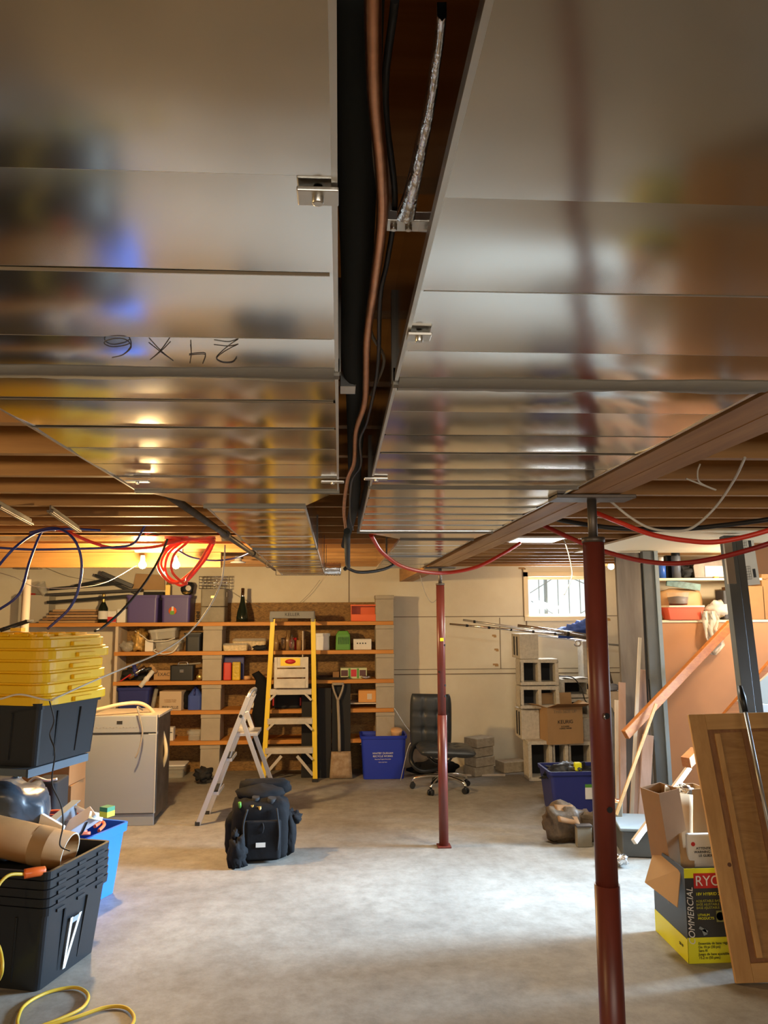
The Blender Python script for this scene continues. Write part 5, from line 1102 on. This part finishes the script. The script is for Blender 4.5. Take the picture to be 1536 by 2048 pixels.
# tape band
t_ = MB(); pa_ = p1-d*.18; pb_ = p1-d*.10; vs = [p+(n1*math.cos(2*PI*j/n)+n2*math.sin(2*PI*j/n))*.0965 for p in (pa_, pb_) for j in range(n)]
t_.add(vs, [(j, (j+1) % n, n+(j+1) % n, n+j) for j in range(n)], 0, True); t_.build('tape_band', M_card, o)
# white panel sloping
a = aY(-60, 1600, 4.5); b0 = aY(118, 1690, 4.35)
o = MB().bar(aY(-80, 1578, 4.55), aY(115, 1692, 4.33), .02, .22, ref=(0, 0, 1)).build('white_board', M_white, bev=.004)
tag(o, 'white board sloping down behind the cardboard tube', 'panel')
o = MB().tube(cr([aY(88, 1742, 3.85), aY(70, 1744, 3.82), aY(48, 1748, 3.8)], 5), .022, 12, rs=None).build('cord_socket', mat('orange_plug', (.8, .14, .02), .35, coat=.5)); tag(o, 'glossy orange socket end lying on the topmost black tote', 'plug')
# yellow extension cord
fl = lambda x, y: aZ(x, y, .011)
pts = [aY(50, 1748, 3.8), aY(15, 1752, 3.72), aY(-10, 1785, 3.66), aY(-25, 1850, 3.6), aY(0, 1900, 3.55), aY(2, 1950, 3.52)]
pts += [fl(-25, 1985), fl(-60, 2040), fl(30, 2075), fl(35, 2040), fl(50, 2010), fl(95, 1985), fl(150, 1975), fl(176, 1990), fl(165, 2015), fl(120, 2038), fl(75, 2055), fl(90, 2052), fl(150, 2035), fl(210, 2015), fl(250, 2015), fl(268, 2035), fl(255, 2060), fl(200, 2100)]
wire('extension_cord', 'yellow extension cord looping on the floor below the black totes', 'cord', pts, .0075, M_cord, 10)
# ---- blue tote behind
bq = aY(248, 1635, 5.25)
BW, BD, BH = .74, .50, .40
zb = aY(250, 1640, 5.2).z; BH = zb
bq = aZ(150, 1688, BH); cxb, cyb = tl((bq.x, bq.y), BW, BD, rz-.1)
t = tote('storage_tote', 'bright blue tote holding orange cable and metal boxes', 'bin', (cxb, cyb, .002), BW, BD, BH, M_blue, rz=rz-.1, taper=.84, rim=.05)
for i in range(4):
    rx_, ry_ = .335-.03*i, .215-.022*i
    pts = [Matrix.Translation((cxb, cyb, BH+.005+.014*i)) @ Matrix.Rotation(rz-.1, 4, 'Z') @ Vector((rx_*math.cos(a*.5), ry_*math.sin(a*.5), .01*math.sin(a*1.3+i))) for a in range(13)]
    tag(MB().tube(cr(pts, 5), .010, 8).build('orange_cable_loop', mat('orange_cable', (.75, .16, .07), .45)), ['lowest loop of orange cable in the blue tote', 'second loop of orange cable in the blue tote', 'third loop of orange cable in the blue tote', 'highest loop of orange cable in the blue tote'][i], 'cable', 'orange cable loops in the blue tote')
t = thing('angle_bracket', 'long galvanised channel lying across the orange cable', 'bracket', tuple(aY(118, 1650, 4.85)), 0.0); O = Vector(t.location)
a = aY(92, 1668, 4.6)-O; c = aY(152, 1618, 5.0)-O
MB().bar(a, c, .012, .10).bar(a+Vector((-.0, 0, .05)), c+Vector((0, 0, .05)), .05, .006).build('channel', mat('zinc_channel', (.28, .33, .38), .4, .5), t)
t = thing('outlet_box', 'grey rectangular box lying on the orange cable in the tote', 'box', tuple(aY(158, 1648, 4.85)), .5, rx=.35, ry=-.5)
MB().box(-.10, .10, -.05, .05, -.03, .03).build('box_body', mat('lilac_grey', (.45, .43, .48), .5), t, bev=.004); MB().tube(cr([(-.05, -.055, .0), (-.02, -.055, -.03), (.04, -.055, .02)], 5), .004, 6).build('wire_tie', M_blackm, t)
t = thing('bracket_plate', 'pale perforated metal plate behind the grey box in the tote', 'bracket', tuple(aY(172, 1622, 5.0)), .4, ry=.5); MB().box(-.11, .11, -.02, .02, -.006, .006).box(-.11, .11, .014, .02, -.03, .006).build('plate', M_galv2, t, bev=.001)
t = thing('small_carton', 'little green and yellow carton on the blue tote corner', 'box', tuple(aY(214, 1632, 4.8)), -.5); MB().box(-.03, .03, -.03, .03, 0, .03).build('lower_half', M_yt, t); MB().box(-.03, .03, -.03, .03, .03, .055).build('upper_half', mat('carton_green', (.04, .22, .10), .5), t)
tag(MB().box(-.04, .04, -.03, .03, 0, .004).build('paper_slip', mat('ice_paper', (.5, .66, .72), .5), loc=tuple(aY(192, 1633, 4.85))), 'pale blue slip between the grey box and small carton', 'paper').rotation_euler = (.5, .3, .3)
# ---- rack with tote and yellow lids
rz2 = rz-.05
uc = aY(80, 1408, 4.02)            # near right top corner of the upper tote
UW, UD = .76, .52
ucx, ucy = tl((uc.x, uc.y), UW, UD, rz2)
uz1 = uc.z; uz0 = aY(72, 1537, 4.02).z; UH = uz1-uz0
t = tote('storage_tote', 'black tote up on the steel rack under the yellow lids', 'bin', (ucx, ucy, uz0), UW, UD, UH, M_black, rz=rz2, taper=.9, rim=.03, ribs=True)
def lid(label, z, dx, dy, dr, h=.047):
    t = thing('tote_lid', label, 'lid', (ucx+dx, ucy+dy, z), rz2+dr, 'stacked yellow lids')
    MB().rbox(UW+.05, UD+.04, h*.76, .10, n=8).rbox(UW+.022, UD+.012, h*.23, .09, z0=h*.765, n=8).build('lid_top', M_yel, t, bev=.003)
    MB().box(UW/2+.02, UW/2+.045, -.07, .07, h*.1, h*.5).build('latch_tab', M_yel, t, bev=.003); MB().box(-UW/2-.045, -UW/2-.02, -.07, .07, h*.1, h*.5).build('latch_tab', M_yel, t, bev=.003)
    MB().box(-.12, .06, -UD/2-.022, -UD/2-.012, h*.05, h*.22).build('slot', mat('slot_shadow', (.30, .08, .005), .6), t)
zl = []; lids_top = aY(150, 1268, 4.1).z
n_l = 6; hl = (lids_top-uz1)/n_l
names = ['lowest yellow lid, clipped on the black tote', 'second yellow lid from the bottom of the pile', 'third yellow lid from the bottom of the pile', 'third yellow lid from the top of the pile', 'second yellow lid from the top of the pile', 'topmost yellow lid with open moulded ribs']
offs = [(.012, .01, 0), (-.012, .01, .008), (.006, .0, -.006), (-.01, .01, .006), (.02, .01, .004), (-.012, .01, .012)]
for k in range(n_l): lid(names[k], uz1-.012+k*hl, *offs[k], h=hl)
top_lid = bpy.data.objects['tote_lid.005']
for x in (.12, .24, .33):
    for y in (-.2, -.08, .06): MB().box(x-.02, x+.02, y-.02, y+.02, hl*.99, hl*1.3).build('moulded_rib', M_yel, top_lid, bev=.004)
MB().ringwall(UW-.1, UD-.1, hl*.99, UW-.1, UD-.1, hl*1.2, .06, .01).build('raised_edge', M_yel, top_lid)
tz = lids_top-.01
for (x, y, l) in ((-.05, .1, 'left'), (.28, .12, 'right')):
    pass
# rack
zr = uz0-.004
t = thing('steel_rack', 'grey steel rack carrying the black tote with yellow lids', 'rack', (ucx-.15, ucy, 0), rz2)
MB().box(-.7, .49, -.235, -.22, zr-.035, zr).box(-.7, .49, .22, .235, zr-.035, zr).box(.48, .492, -.235, .235, zr-.04, zr).box(-.7, .48, -.22, .22, zr-.006, zr).build('deck', mat('rack_paint', (.10, .13, .16), .5, .3), t)
for x in (-.66, .02):
    for y in (-.24, .24): MB().box(x, x+.03, y-.015, y+.015, 0, zr-.04).build('leg', M_greyl, t)
MB().box(-.66, .05, -.20, .24, .445, .46).build('lower_deck', M_greyl, t)
# things on / by the rack
o = MB().blob((0, 0, .17), (.28, .2, .19), .12, 81, 28, 16, squash=.35).build('plastic_bag', M_gbag, loc=(aY(8, 1590, 4.35).x-.10, 4.46, .462)); tag(o, 'shiny dark grey plastic bag under the upper black tote', 'bag')
q = aZ(90, 1665); t = thing('black_case', 'black upright case between the rack and the blue tote', 'case', (aY(88, 1600, 5.4).x, 5.5, 0)); zc = aY(90, 1563, 5.4).z; MB().rbox(.17, .26, zc, .03).build('case_body', M_blackm, t, bev=.01); MB().tube(cr([(-.10, -.1, zc), (-.05, -.12, zc+.03), (.02, -.12, zc+.01), (.08, -.1, zc+.015)], 5), .009, 8).build('handle', M_alu, t)
q = aY(110, 1540, 5.9); za = aY(110, 1572, 5.9).z; zb_ = aY(110, 1500, 5.9).z
t = carton('brown_carton', 'brown cardboard carton behind the black case at left', 'box', (q.x-.06, 6.05, za), .36, .28, zb_-za, M_cardd, rz=-.1)
tag(MB().box(-.25, .22, -.16, .16, 0, za-.004).build('carton_stand', M_cardd, loc=(q.x-.10, 6.06, 0.001)), 'dark carton on the floor under the brown one', 'box')
b = MB().bar(aY(15, 1640, 4.45), aY(72, 1600, 4.6), .05, .008).bar(aY(62, 1602, 4.6), aY(72, 1640, 4.6), .045, .008, ref=(0, 1, 0)); tag(b.build('angle_bracket', M_greyl, bev=.001), 'pale folded metal bracket leaning above the white panel', 'bracket')
wire('grey_wire', 'thin dark wire hanging down the right side of the upper tote', 'wire', [aY(98, 1398, 3.98), aY(108, 1440, 4.0), aY(100, 1470, 4.0), aY(110, 1505, 3.95), aY(104, 1565, 4.0), aY(122, 1610, 4.0), aY(126, 1650, 4.0), aY(120, 1690, 4.0), aY(140, 1702, 4.0)], .0035, M_cable, 6)
# wire frame item on the lids at far left
q = aY(22, 1258, 4.5); t = thing('wire_rack', 'small black wire rack with a yellow insert at the left edge', 'rack', (q.x, 4.5, lids_top+.005)); MB().bar((-.10, 0, .0), (.06, .05, .06), .012, .012).bar((-.1, .1, .0), (.06, .15, .06), .012, .012).bar((.06, .05, .06), (.06, .15, .06), .012, .012).bar((-.04, 0, .02), (-.02, .12, .03), .012, .012).build('rack_frame', M_blackm, t); MB().box(-.02, .04, .04, .1, 0, .02).build('insert', M_yel, t)
# ================================================================== RIGHT: STAIR SIDE
PY = 6.35
xa = aY(1316, 1300, PY).x; zsh = aY(1390, 1240, PY).z
struct(MB().box(xa, XR, PY, PY+.02, 0, zsh-.02).build('wall_stair', M_hard))
ab = PY+.45
t = thing('alcove_cupboard', 'cream-painted open cupboard with two shelves above the brown panel', 'cupboard', ((xa+3.9)/2, PY+.2, zsh)); cx_ = (xa+3.9)/2; ww = 3.9-xa
zm = aY(1390, 1156, PY).z-zsh
MB().box(-ww/2, ww/2, -.21, .25, -.02, .0).build('shelf', M_cream, t, bev=.002); MB().box(-ww/2+.02, ww/2, -.20, .235, zm-.02, zm).build('shelf', M_cream, t, bev=.002)
MB().box(-ww/2, ww/2, .236, .25, 0, ZJ-zsh).build('back_panel', M_cream, t); MB().box(-ww/2, -ww/2+.018, -.21, .235, 0, ZJ-zsh-.01).build('side_panel', M_cream, t)
tag(MB().box(aZ(1240, 1080, 2.212).x, 3.9, 4.55, PY-.03, 2.205, 2.218).build('ceiling_panel', M_cream), 'bright cream ceiling panel above the stair cupboard', 'panel')
# cupboard contents
def AX(x, y, Y): return aY(x, y, Y)
s0 = zsh+.002; s1 = zsh+zm+.002; CYY = PY+.08
q = AX(1323, 1140, CYY); t = thing('spray_bottle', 'blue bottle with white top at the left of the upper cupboard shelf', 'bottle', (q.x, CYY, s1)); MB().lathe([(0, 0), (.035, 0), (.035, .11), (.015, .13)], 16).build('bottle_body', mat('bottle_blue', (.03, .12, .5), .3), t); MB().lathe([(.016, .13), (.02, .15), (.02, .18), (0, .18)], 12).build('cap', M_white, t)
q = AX(1352, 1130, CYY); t = thing('black_flask', 'tall dark grey flask on the upper cupboard shelf', 'flask', (q.x, CYY, s1)); hf = AX(1352, 1101, CYY).z-s1; MB().lathe([(0, 0), (.038, 0), (.038, hf*.75), (.034, hf*.8)], 18).build('flask_body', mat('flask_grey', (.12, .13, .15), .3), t); MB().lathe([(.036, hf*.8), (.036, hf), (0, hf)], 18).build('cap', M_black, t)
q = AX(1339, 1130, CYY+.08); tag(MB().box(-.03, .03, -.03, .03, 0, hf*.85).build('black_gadget', M_black, loc=(q.x, CYY+.1, s1), bev=.008), 'black block-shaped device behind the dark flask', 'device')
q = AX(1425, 1130, CYY); t = thing('radio', 'dark sloping-sided box with a pale front on the upper shelf', 'radio', (q.x-.02, CYY+.03, s1)); MB().prism([(-.17, 0), (.2, 0), (.2, .15), (-.15, .15), (-.18, .1)], -.09, .09, 'y').build('radio_body', M_steel, t, bev=.004); MB().box(-.08, .2, -.096, -.09, .01, .10).build('front_panel', M_paper, t)
bagblob('tangle of small dark tools on the upper cupboard shelf', 1366, 1395, 1128, 1153, None, M_blackm, 'tool_tangle', 'tools', Y=CYY, d=.04, seed=90, amp=.4).location.z = s1
tag(MB().box(-.02, .02, -.02, .02, 0, .012).build('yellow_clip', M_ylad, loc=(AX(1424, 1150, CYY).x, PY+.02, s1), bev=.003), 'small yellow item at the front of the upper shelf', 'clip')
q = AX(1367, 1168, CYY); b = MB().bar(AX(1333, 1165, CYY), AX(1400, 1175, CYY), .02, .055); tag(b.build('foil_roll_box', mat('teal_box', (.10, .20, .18), .5, var=.5, vs=18)), 'long printed box tilted on the loaf package', 'box')
q = AX(1375, 1200, CYY)
t = thing('bread_loaf', 'brown loaf in its wrapper on the lower cupboard shelf', 'bread', (AX(1370, 1200, CYY).x-.01, CYY+.1, s0)); hl_ = AX(1375, 1178, CYY).z-s0; MB().blob((0, 0, hl_*.55), (.2, .09, hl_*.45), .08, 91, squash=.4).build('loaf_body', M_bread, t)
t = thing('glass_dish', 'clear dish with dark brown filling on the red tray', 'dish', (AX(1353, 1200, CYY).x, CYY-.03, AX(1350, 1210, CYY).z)); MB().lathe([(.075, .01), (.09, .10), (.095, .105), (.09, .1)], 20).build('dish_wall', M_clear, t); MB().lathe([(0, 0), (.072, 0), (.082, .065), (0, .075)], 20).build('filling', M_choc, t)
a = AX(1322, 1232, CYY); c = AX(1397, 1211, CYY); w_ = c.x-a.x
t = thing('food_tray', 'bright red-orange tray with a pale rim on the lower shelf', 'tray', ((a.x+c.x)/2, CYY-.04, s0)); MB().frus(w_*.8, .13, w_*.96, .17, 0, c.z-s0-.012).build('tray_body', M_terra, t, bev=.005); MB().ringwall(w_, .19, c.z-s0-.014, w_, .19, c.z-s0, .03, .015).build('rim', M_cream, t)
a = AX(1442, 1236, CYY); c = AX(1500, 1181, CYY)
tag(MB().box(0, c.x-a.x, -.07, .08, 0, c.z-s0).build('dark_case', mat('dark_case_grey', (.05, .05, .055), .7), loc=(a.x, CYY, s0), bev=.01), 'dark grey case at the right of the lower cupboard shelf', 'case')
# plastic bag hanging over shelf edge
b = MB(); Yb = PY-.04
b.blob(tuple(AX(1438, 1218, PY+.05)), (.10, .06, .07), .25, 93)
vs = []; fs = []; prof = [(1402, 1430, 1222), (1404, 1440, 1240), (1408, 1434, 1258), (1412, 1445, 1275), (1420, 1450, 1290), (1408, 1440, 1302), (1425, 1432, 1310)]
rows = []
for (x0, x1, y) in prof:
    rows.append([AX(x0+(x1-x0)*i/8, y, Yb-.03*math.sin(i*1.9+y*.1)-.02) for i in range(9)])
for r_ in rows: vs += r_
for j in range(len(rows)-1):
    for i in range(8): p = j*9+i; fs.append((p, p+1, p+10, p+9))
b.add(vs, fs, 0, True)
o = b.build('plastic_bag', M_bag); so = o.modifiers.new('solid', 'SOLIDIFY'); so.thickness = .002
tag(o, 'crumpled clear plastic bag spilling over the cupboard shelf edge', 'bag')
# handrails
def rail(label, a, b_, w=.05, h=.075): tag(MB().bar(a, b_, w, h).build('handrail', M_rail, bev=.006), label, 'handrail')
rail('varnished wooden handrail slanting up to the plastic bag', aY(1250, 1470, 5.75), aY(1462, 1248, 6.2), .04, .075)
rail('lower varnished rail slanting up at the right edge', aY(1440, 1452, 5.9), aY(1580, 1290, 5.9), .04, .09)
tag(MB().bar(aY(1495, 1425, 5.7), aY(1600, 1330, 5.7), .03, .22).build('stair_stringer', mat('stringer', (.42, .42, .38), .6)), 'grey stair stringer slanting below the lower rail', 'stair stringer')
tag(MB().bar(aY(1500, 1412, 5.3), aY(1600, 1425, 5.3), .03, .05).build('white_trim_piece', M_white), 'white strip of trim sticking out behind the grey post', 'trim')
tag(MB().bar(aY(1372, 1525, 5.2), aY(1392, 1505, 5.3), .06, .07).build('wood_offcut', M_rail), 'short reddish wooden offcut behind the pine panel', 'wood')
# grey frame posts
def gpost(label, a, b_, w1, w2, hole=False):
    t = thing('grey_post', label, 'post', tuple(a)); O = a
    d = b_-a
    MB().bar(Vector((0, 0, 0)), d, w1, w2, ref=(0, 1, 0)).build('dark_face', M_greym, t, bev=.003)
    return t, d
a = aY(1322, 1640, 6.1); a.z = 0.003; b_ = aY(1290, 1081, 6.1); b_.z = 2.2
a.x = aY(1325, 1600, 6.1).x; b_.x = aY(1291, 1060, 6.1).x
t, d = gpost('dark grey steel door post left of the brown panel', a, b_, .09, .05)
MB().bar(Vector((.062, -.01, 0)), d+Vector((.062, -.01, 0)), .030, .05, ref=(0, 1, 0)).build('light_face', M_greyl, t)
MB().bar(Vector((-.055, 0, .9)), Vector((-.055, 0, 2.1)), .012, .02, ref=(0, 1, 0)).bar(Vector((-.078, 0, .9)), Vector((-.078, 0, 2.1)), .008, .02, ref=(0, 1, 0)).build('black_strap', M_blackm, t)
a = aY(1500, 1600, 4.55); b_ = aY(1452, 1042, 4.75); a.z = .003; a.x = aY(1530, 1640, 4.55).x
b_.z = 2.19
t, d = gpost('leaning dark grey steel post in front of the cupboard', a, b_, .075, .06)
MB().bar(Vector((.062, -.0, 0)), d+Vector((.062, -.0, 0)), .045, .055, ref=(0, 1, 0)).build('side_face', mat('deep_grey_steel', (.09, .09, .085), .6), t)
MB().bar(d*.86+Vector((-.03, -.05, 0)), d*.98+Vector((-.03, -.05, 0)), .05, .02, ref=(0, 1, 0)).build('top_bracket', M_galv2, t)
# planks leaning
def plank(label, a, b_, w, th, m, name='leaning_plank'): tag(MB().bar(a, b_, w, th, ref=(0, 1, 0)).build(name, m, bev=.002), label, 'plank')
def fz(x, y, Y): p = aY(x, y, Y); p.z = max(p.z, .004); return p
plank('wide weathered grey-brown plank leaning upright right of the near post', fz(1283, 1655, 6.25), aY(1254, 1090, 6.45), .22, .035, M_plank)
plank('pinkish board standing behind the diagonal wood strip', fz(1272, 1640, 6.1), aY(1290, 1340, 6.2), .11, .02, M_board)
plank('narrow pale strip leaning in front of the weathered plank', fz(1262, 1655, 6.0), aY(1280, 1275, 6.15), .028, .012, M_light)
plank('tan board with dark knots left of the grey door post', fz(1285, 1650, 5.95), aY(1296, 1470, 6.05), .085, .02, M_board)
plank('orange-brown narrow board at the left of the leaning timber', fz(1246, 1650, 6.05), aY(1244, 1365, 6.2), .05, .03, M_board)
plank('pale narrow board just right of the near post', fz(1236, 1655, 6.1), aY(1233, 1400, 6.2), .03, .02, M_light)
plank('thin tan strip leaning diagonally across the planks', fz(1232, 1630, 5.6), aY(1312, 1408, 5.8), .024, .012, M_pine)
plank('grey-handled stick leaning near the floor by the pale bin', fz(1268, 1684, 5.2), aY(1378, 1535, 5.6), .035, .03, M_light)
q = aY(1222, 1382, 7.6); o = MB().box(-.07, .09, -.06, .06, -.28, 0).build('wood_crate', M_light, loc=tuple(q)); o.location.z = 0.0; o.data.transform(Matrix.Translation((0, 0, .28))); 
for v in o.data.vertices: v.co.z = v.co.z*(q.z/.28)
tag(o, 'pale upright wooden box behind the near post at waist height', 'box')
tag(MB().blob((0, 0, .035), (.08, .05, .035), .3, 95).build('grey_rag', mat('grey_rag', (.25, .27, .32), .8), loc=tuple(q)), 'grey rag on the pale upright wooden box', 'rag')
tag(MB().cyl(aY(1210, 1315, 7.7), aY(1226, 1375, 7.6), .012, 10).build('grey_pole', M_steel), 'dark thin pole slanting down to the grey rag', 'pole')
bagblob('grey hanging bundle of sheeting beside the near post', 1222, 1238, 1412, 1620, None, mat('sheeting', (.2, .2, .19), .6, var=.3), 'sheeting_bundle', 'bundle', Y=6.9, d=.05, seed=97, amp=.2)
# right of the leaning post: cartons and calendar
xq = aY(1490, 1180, PY-.02)
def rcart(label, x0, x1, y0, y1, Y, m=M_cardd): 
    a = aY(x0, y1, Y); c = aY(x1, y0, Y); return carton('brown_carton', label, 'box', ((a.x+c.x)/2, Y+.15, s0), c.x-a.x, .3, c.z-s0, m)
rcart('brown carton on the lower shelf right of the leaning post', 1482, 1527, 1172, 1240, PY, M_cardd)
rcart('taller brown carton at the right edge of the picture', 1529, 1590, 1140, 1240, PY, M_cardd)
t = thing('wall_calendar', 'white printed calendar sheet hanging beside the leaning post', 'calendar', tuple(aY(1492, 1110, 5.2)), 0, ry=-.09)
MB().box(-.065, .07, 0, .004, -.21, .21).build('sheet', M_paper, t)
for j in range(2):
    b = MB()
    for i in range(6): b.box(-.055, .015, -.001, 0, -.17+j*.2+i*.018, -.168+j*.2+i*.018)
    for i in range(6): b.box(-.055+i*.014, -.054+i*.014, -.001, 0, -.17+j*.2, -.08+j*.2)
    b.box(.03, .05, -.001, 0, -.16+j*.2, -.10+j*.2)
    b.build('month_grid', M_ink, t)
struct(MB().box(aY(1500, 1100, 5.4).x+.02, XR, 5.4, 5.42, 1.98, ZJ).build('trim_1', M_hard))
# ---- grey open bin, ryobi box, cartons
q = aZ(1262, 1722); t = thing('storage_tote', 'pale grey tray-like bin on the floor left of the printed box', 'bin', (q.x+.15, q.y+.25, 0), -.2); hb = aY(1262, 1662, q.y).z
MB().box(-.14, .16, -.2, .2, 0.002, hb-.02).build('bin_body', M_greym, t, bev=.01); MB().box(-.155, .175, -.215, .215, hb-.02, hb).build('rim', M_greyl, t, bev=.006)
rc = aZ(1378, 1928); RH = aY(1374, 1738, rc.y).z; RW, RD = .42, .40
t = carton('printed_carton', 'open yellow and black printed tool carton under the pine panel', 'box', (rc.x+RW/2, rc.y+RD/2, .001), RW, RD, RH, M_dk, flaps=1)
e = .0015
MB().box(-RW/2-e, RW/2, -RD/2-e, -RD/2, 0, RH*.27).box(-RW/2-e, -RW/2, -RD/2-e, RD/2, 0, RH*.25).build('yellow_band', M_yt, t); MB().box(-RW/2-e, RW/2, -RD/2-e, -RD/2, RH*.9, RH+.001).build('yellow_band', M_yt, t)
MB().box(-RW/2+.045, RW/2, -RD/2-2*e, -RD/2, RH*.79, RH*.95).build('red_banner', M_redp, t)
fy = -RD/2-.005
text('RYOBI', RH*.155, M_white, t, (-RW/2+.05, fy, RH*.865), align='LEFT', sx=.95)
text('18V HYBRID 20 ft. STRING LIGHT', .020, M_yt, t, (-RW/2+.05, fy, RH*.73), align='LEFT')
text('ADJUSTABLE BASE\nBASE AJUSTABLE\nBASE AJUSTABLE', .016, mat('dim_yellow', (.4, .4, .05), .6), t, (-RW/2+.05, fy, RH*.62), align='LEFT')
text('LITHIUM\nPRODUCTS', .016, M_yt, t, (-RW/2+.055, fy, RH*.49), align='LEFT')
text('COMMERCIAL', .045, M_white, t, (-RW/2+.022, fy, RH*.50), rot=(PI/2, -PI/2, 0), sx=.95, shear=.25)
text('Ensemble de base réglable\nDe 10 pi (30 po)\nSans fil\nJuego de base ajustable\n15.2 m (50 pies)', .0165, M_ink, t, (-RW/2+.05, fy, RH*.135), align='LEFT')
text('50 W', .02, M_ink, t, (-RW/2-.004, -RD/2+.07, RH*.14), rot=(PI/2, 0, -PI/2)); text('C', .03, M_greyl, t, (-RW/2-.004, 0.0, RH*.5), rot=(PI/2, 0, -PI/2))
MB().cyl((-RW/2+.17, -RD/2-.001, RH*.49), (-RW/2+.17, -RD/2-.004, RH*.49), .02, 20).box(-RW/2+.15, -RW/2+.2, -RD/2-.004, -RD/2-.001, RH*.43, RH*.55).build('printed_battery', mat('olive_print', (.25, .27, .10), .5), t)
MB().bar((-RW/2+.06, fy, RH*.38), (-RW/2+.1, fy, RH*.33), .002, .012, ref=(0, 0, 1)).bar((-RW/2+.08, fy, RH*.36), (-RW/2+.09, fy, RH*.30), .002, .02).build('printed_tool', M_greyl, t)
# side flap hanging to the left
P = lambda x, y, Y: aY(x, y, Y)-Vector(t.location)
MB().sheet(P(1362, 1738, 4.0), P(1310, 1695, 4.32), P(1290, 1765, 4.22), P(1355, 1815, 3.93), .004).build('side_flap', M_card, t)
MB().sheet((-RW/2, RD/2, RH), (RW/2, RD/2, RH), (RW/2, RD/2+.05, RH+.18), (-RW/2, RD/2+.05, RH+.18), .004).build('rear_flap', M_cardd, t)
# cartons stuffed in it
def leafcard(label, pts, m=M_cardd, th=.006, name='cardboard_piece'):
    tag(MB().sheet(*pts, th, 4, 6, .012, len(label)).build(name, m), label, 'cardboard')
Yc = rc.y+.12
t = carton('brown_carton', 'torn brown carton standing in the printed carton, left side', 'box', tuple(aY(1345, 1735, 4.25)), .13, .16, .42, M_cardd, rz=.25, flaps=1); t.rotation_euler = (0, -.14, .25)
leafcard('tall tan cardboard flap standing upright in the printed carton', [aY(1362, 1740, 4.1), aY(1388, 1740, 4.1), aY(1385, 1590, 4.25), aY(1352, 1585, 4.25)], M_card)
t = carton('brown_carton', 'narrow tan carton with a rounded dark opening behind the flap', 'box', tuple(aY(1392, 1700, 4.35)), .09, .14, .34, M_card, rz=.1, flaps=1)
o = MB().sheet(aY(1329, 1600, 4.2), aY(1352, 1608, 4.2), aY(1356, 1582, 4.25), aY(1330, 1570, 4.25), .004, 4, 4, .02, 3).build('crumpled_paper', M_paper); tag(o, 'crumpled white paper on top of the torn brown carton', 'paper')
o = MB().blob(tuple(aY(1365, 1580, 4.3)), (.045, .04, .03), .4, 99).build('crumpled_foil', M_foil); tag(o, 'crumpled foil scrap beside the white paper', 'scrap')
t = thing('instruction_sheet', 'white printed paper bag standing in the printed carton', 'paper', tuple(aY(1400, 1735, 4.12)), .0); O = Vector(t.location)
MB().box(-.065, .10, -.01, .02, 0, .17).build('sheet', M_paper, t, bev=.01); text('ATTENTION\nWARNING LIRE\nLE GUIDE', .018, M_ink, t, (.03, -.0115, .08)); MB().cyl((-.035, -.0115, .12), (-.035, -.009, .12), .011, 12).build('red_mark', M_redp, t)
# ================================================================== PINE PANEL
bl = aZ(1469, 1966); tlp = aY(1374, 1430, 4.06)
t = thing('pine_panel', 'knotty pine panel with dark grooves leaning at the right edge', 'panel', (bl.x, bl.y, 0))
ex = Vector((1, -.03, 0)).normalized(); ez = (tlp-bl); Hh = ez.length; ez.normalize(); ny = ez.cross(ex).normalized(); ex = ny.cross(ez)*1.0
ex = ex.normalized()
Tm = Matrix((ex, ny, ez)).transposed().to_4x4()
if ny.y < 0: Tm = Matrix((ex, -ny, ez)).transposed().to_4x4()
PW = .95
b = MB()
b.box(0, .085, -.02, 0, 0, Hh, 0, Tm); b.build('stile', M_pinev, t, bev=.003); MB().box(PW-.12, PW, -.02, 0, 0, Hh, 0, Tm).build('stile', M_pinev, t, bev=.003)
MB().box(.085, PW-.12, -.02, 0, Hh-.08, Hh, 0, Tm).build('cross_rail', M_pine, t, bev=.003); MB().box(.085, PW-.12, -.02, 0, 0, .08, 0, Tm).build('cross_rail', M_pine, t, bev=.003)
MB().box(.085, PW-.12, -.006, .0, .08, Hh-.08, 0, Tm).build('panel_field', mat('pine_field', (.44, .24, .075), .55, col2=(.31, .15, .042), vs=3.2, stretch=(1, 1, 5), dist=2.5, bump=.05), t)
MB().box(.085, .118, -.012, -.0062, .08, Hh-.08, 0, Tm).box(.27, .295, -.010, -.0062, .08, Hh-.08, 0, Tm).box(.118, PW-.12, -.009, -.0062, Hh-.095, Hh-.081, 0, Tm).box(.118, PW-.12, -.009, -.0062, .081, .095, 0, Tm).build('stained_groove', M_groove, t)
MB().box(.118, .148, -.022, -.0062, .10, Hh-.10, 0, Tm).build('moulding', M_pinev, t, bev=.003)
b = MB()
for (u, v, r_) in ((.30, .80, .018), (.335, .66, .010), (.28, 1.02, .008), (.55, .9, .014), (.07, .5, .010)):
    c = Tm @ Vector((u, -.0065 if .125 < u else -.0205, v)); n_ = (Tm.to_3x3() @ Vector((0, -1, 0))); b.cyl(c-n_*.0008, c+n_*.0007, r_, 16)
b.build('knot', mat('knot_wood', (.13, .05, .018), .6), t)
# long thin pole with black grip in front of panel
a = aY(1480, 1372, 3.98); c = aY(1560, 1760, 3.62)
t = thing('long_pole', 'thin grey pole with a black grip leaning over the pine panel', 'pole', tuple(c)); d = a-c
low = d*0+Vector((.10, -.1, -c.z+.02))*0
MB().tube([(0, 0, 0), d*.86], .0095, 12).build('shaft', mat('pole_grey', (.33, .32, .29), .35, .5), t); MB().tube([d*.85, d*.93, d], .016, 12, rs=[.013, .018, .010]).build('grip', M_black, t)
MB().tube([(0, 0, 0), (.11, -.17, -c.z+.012)], .0095, 12).build('shaft_end', mat('pole_grey', (.33, .32, .29), .35, .5), t)
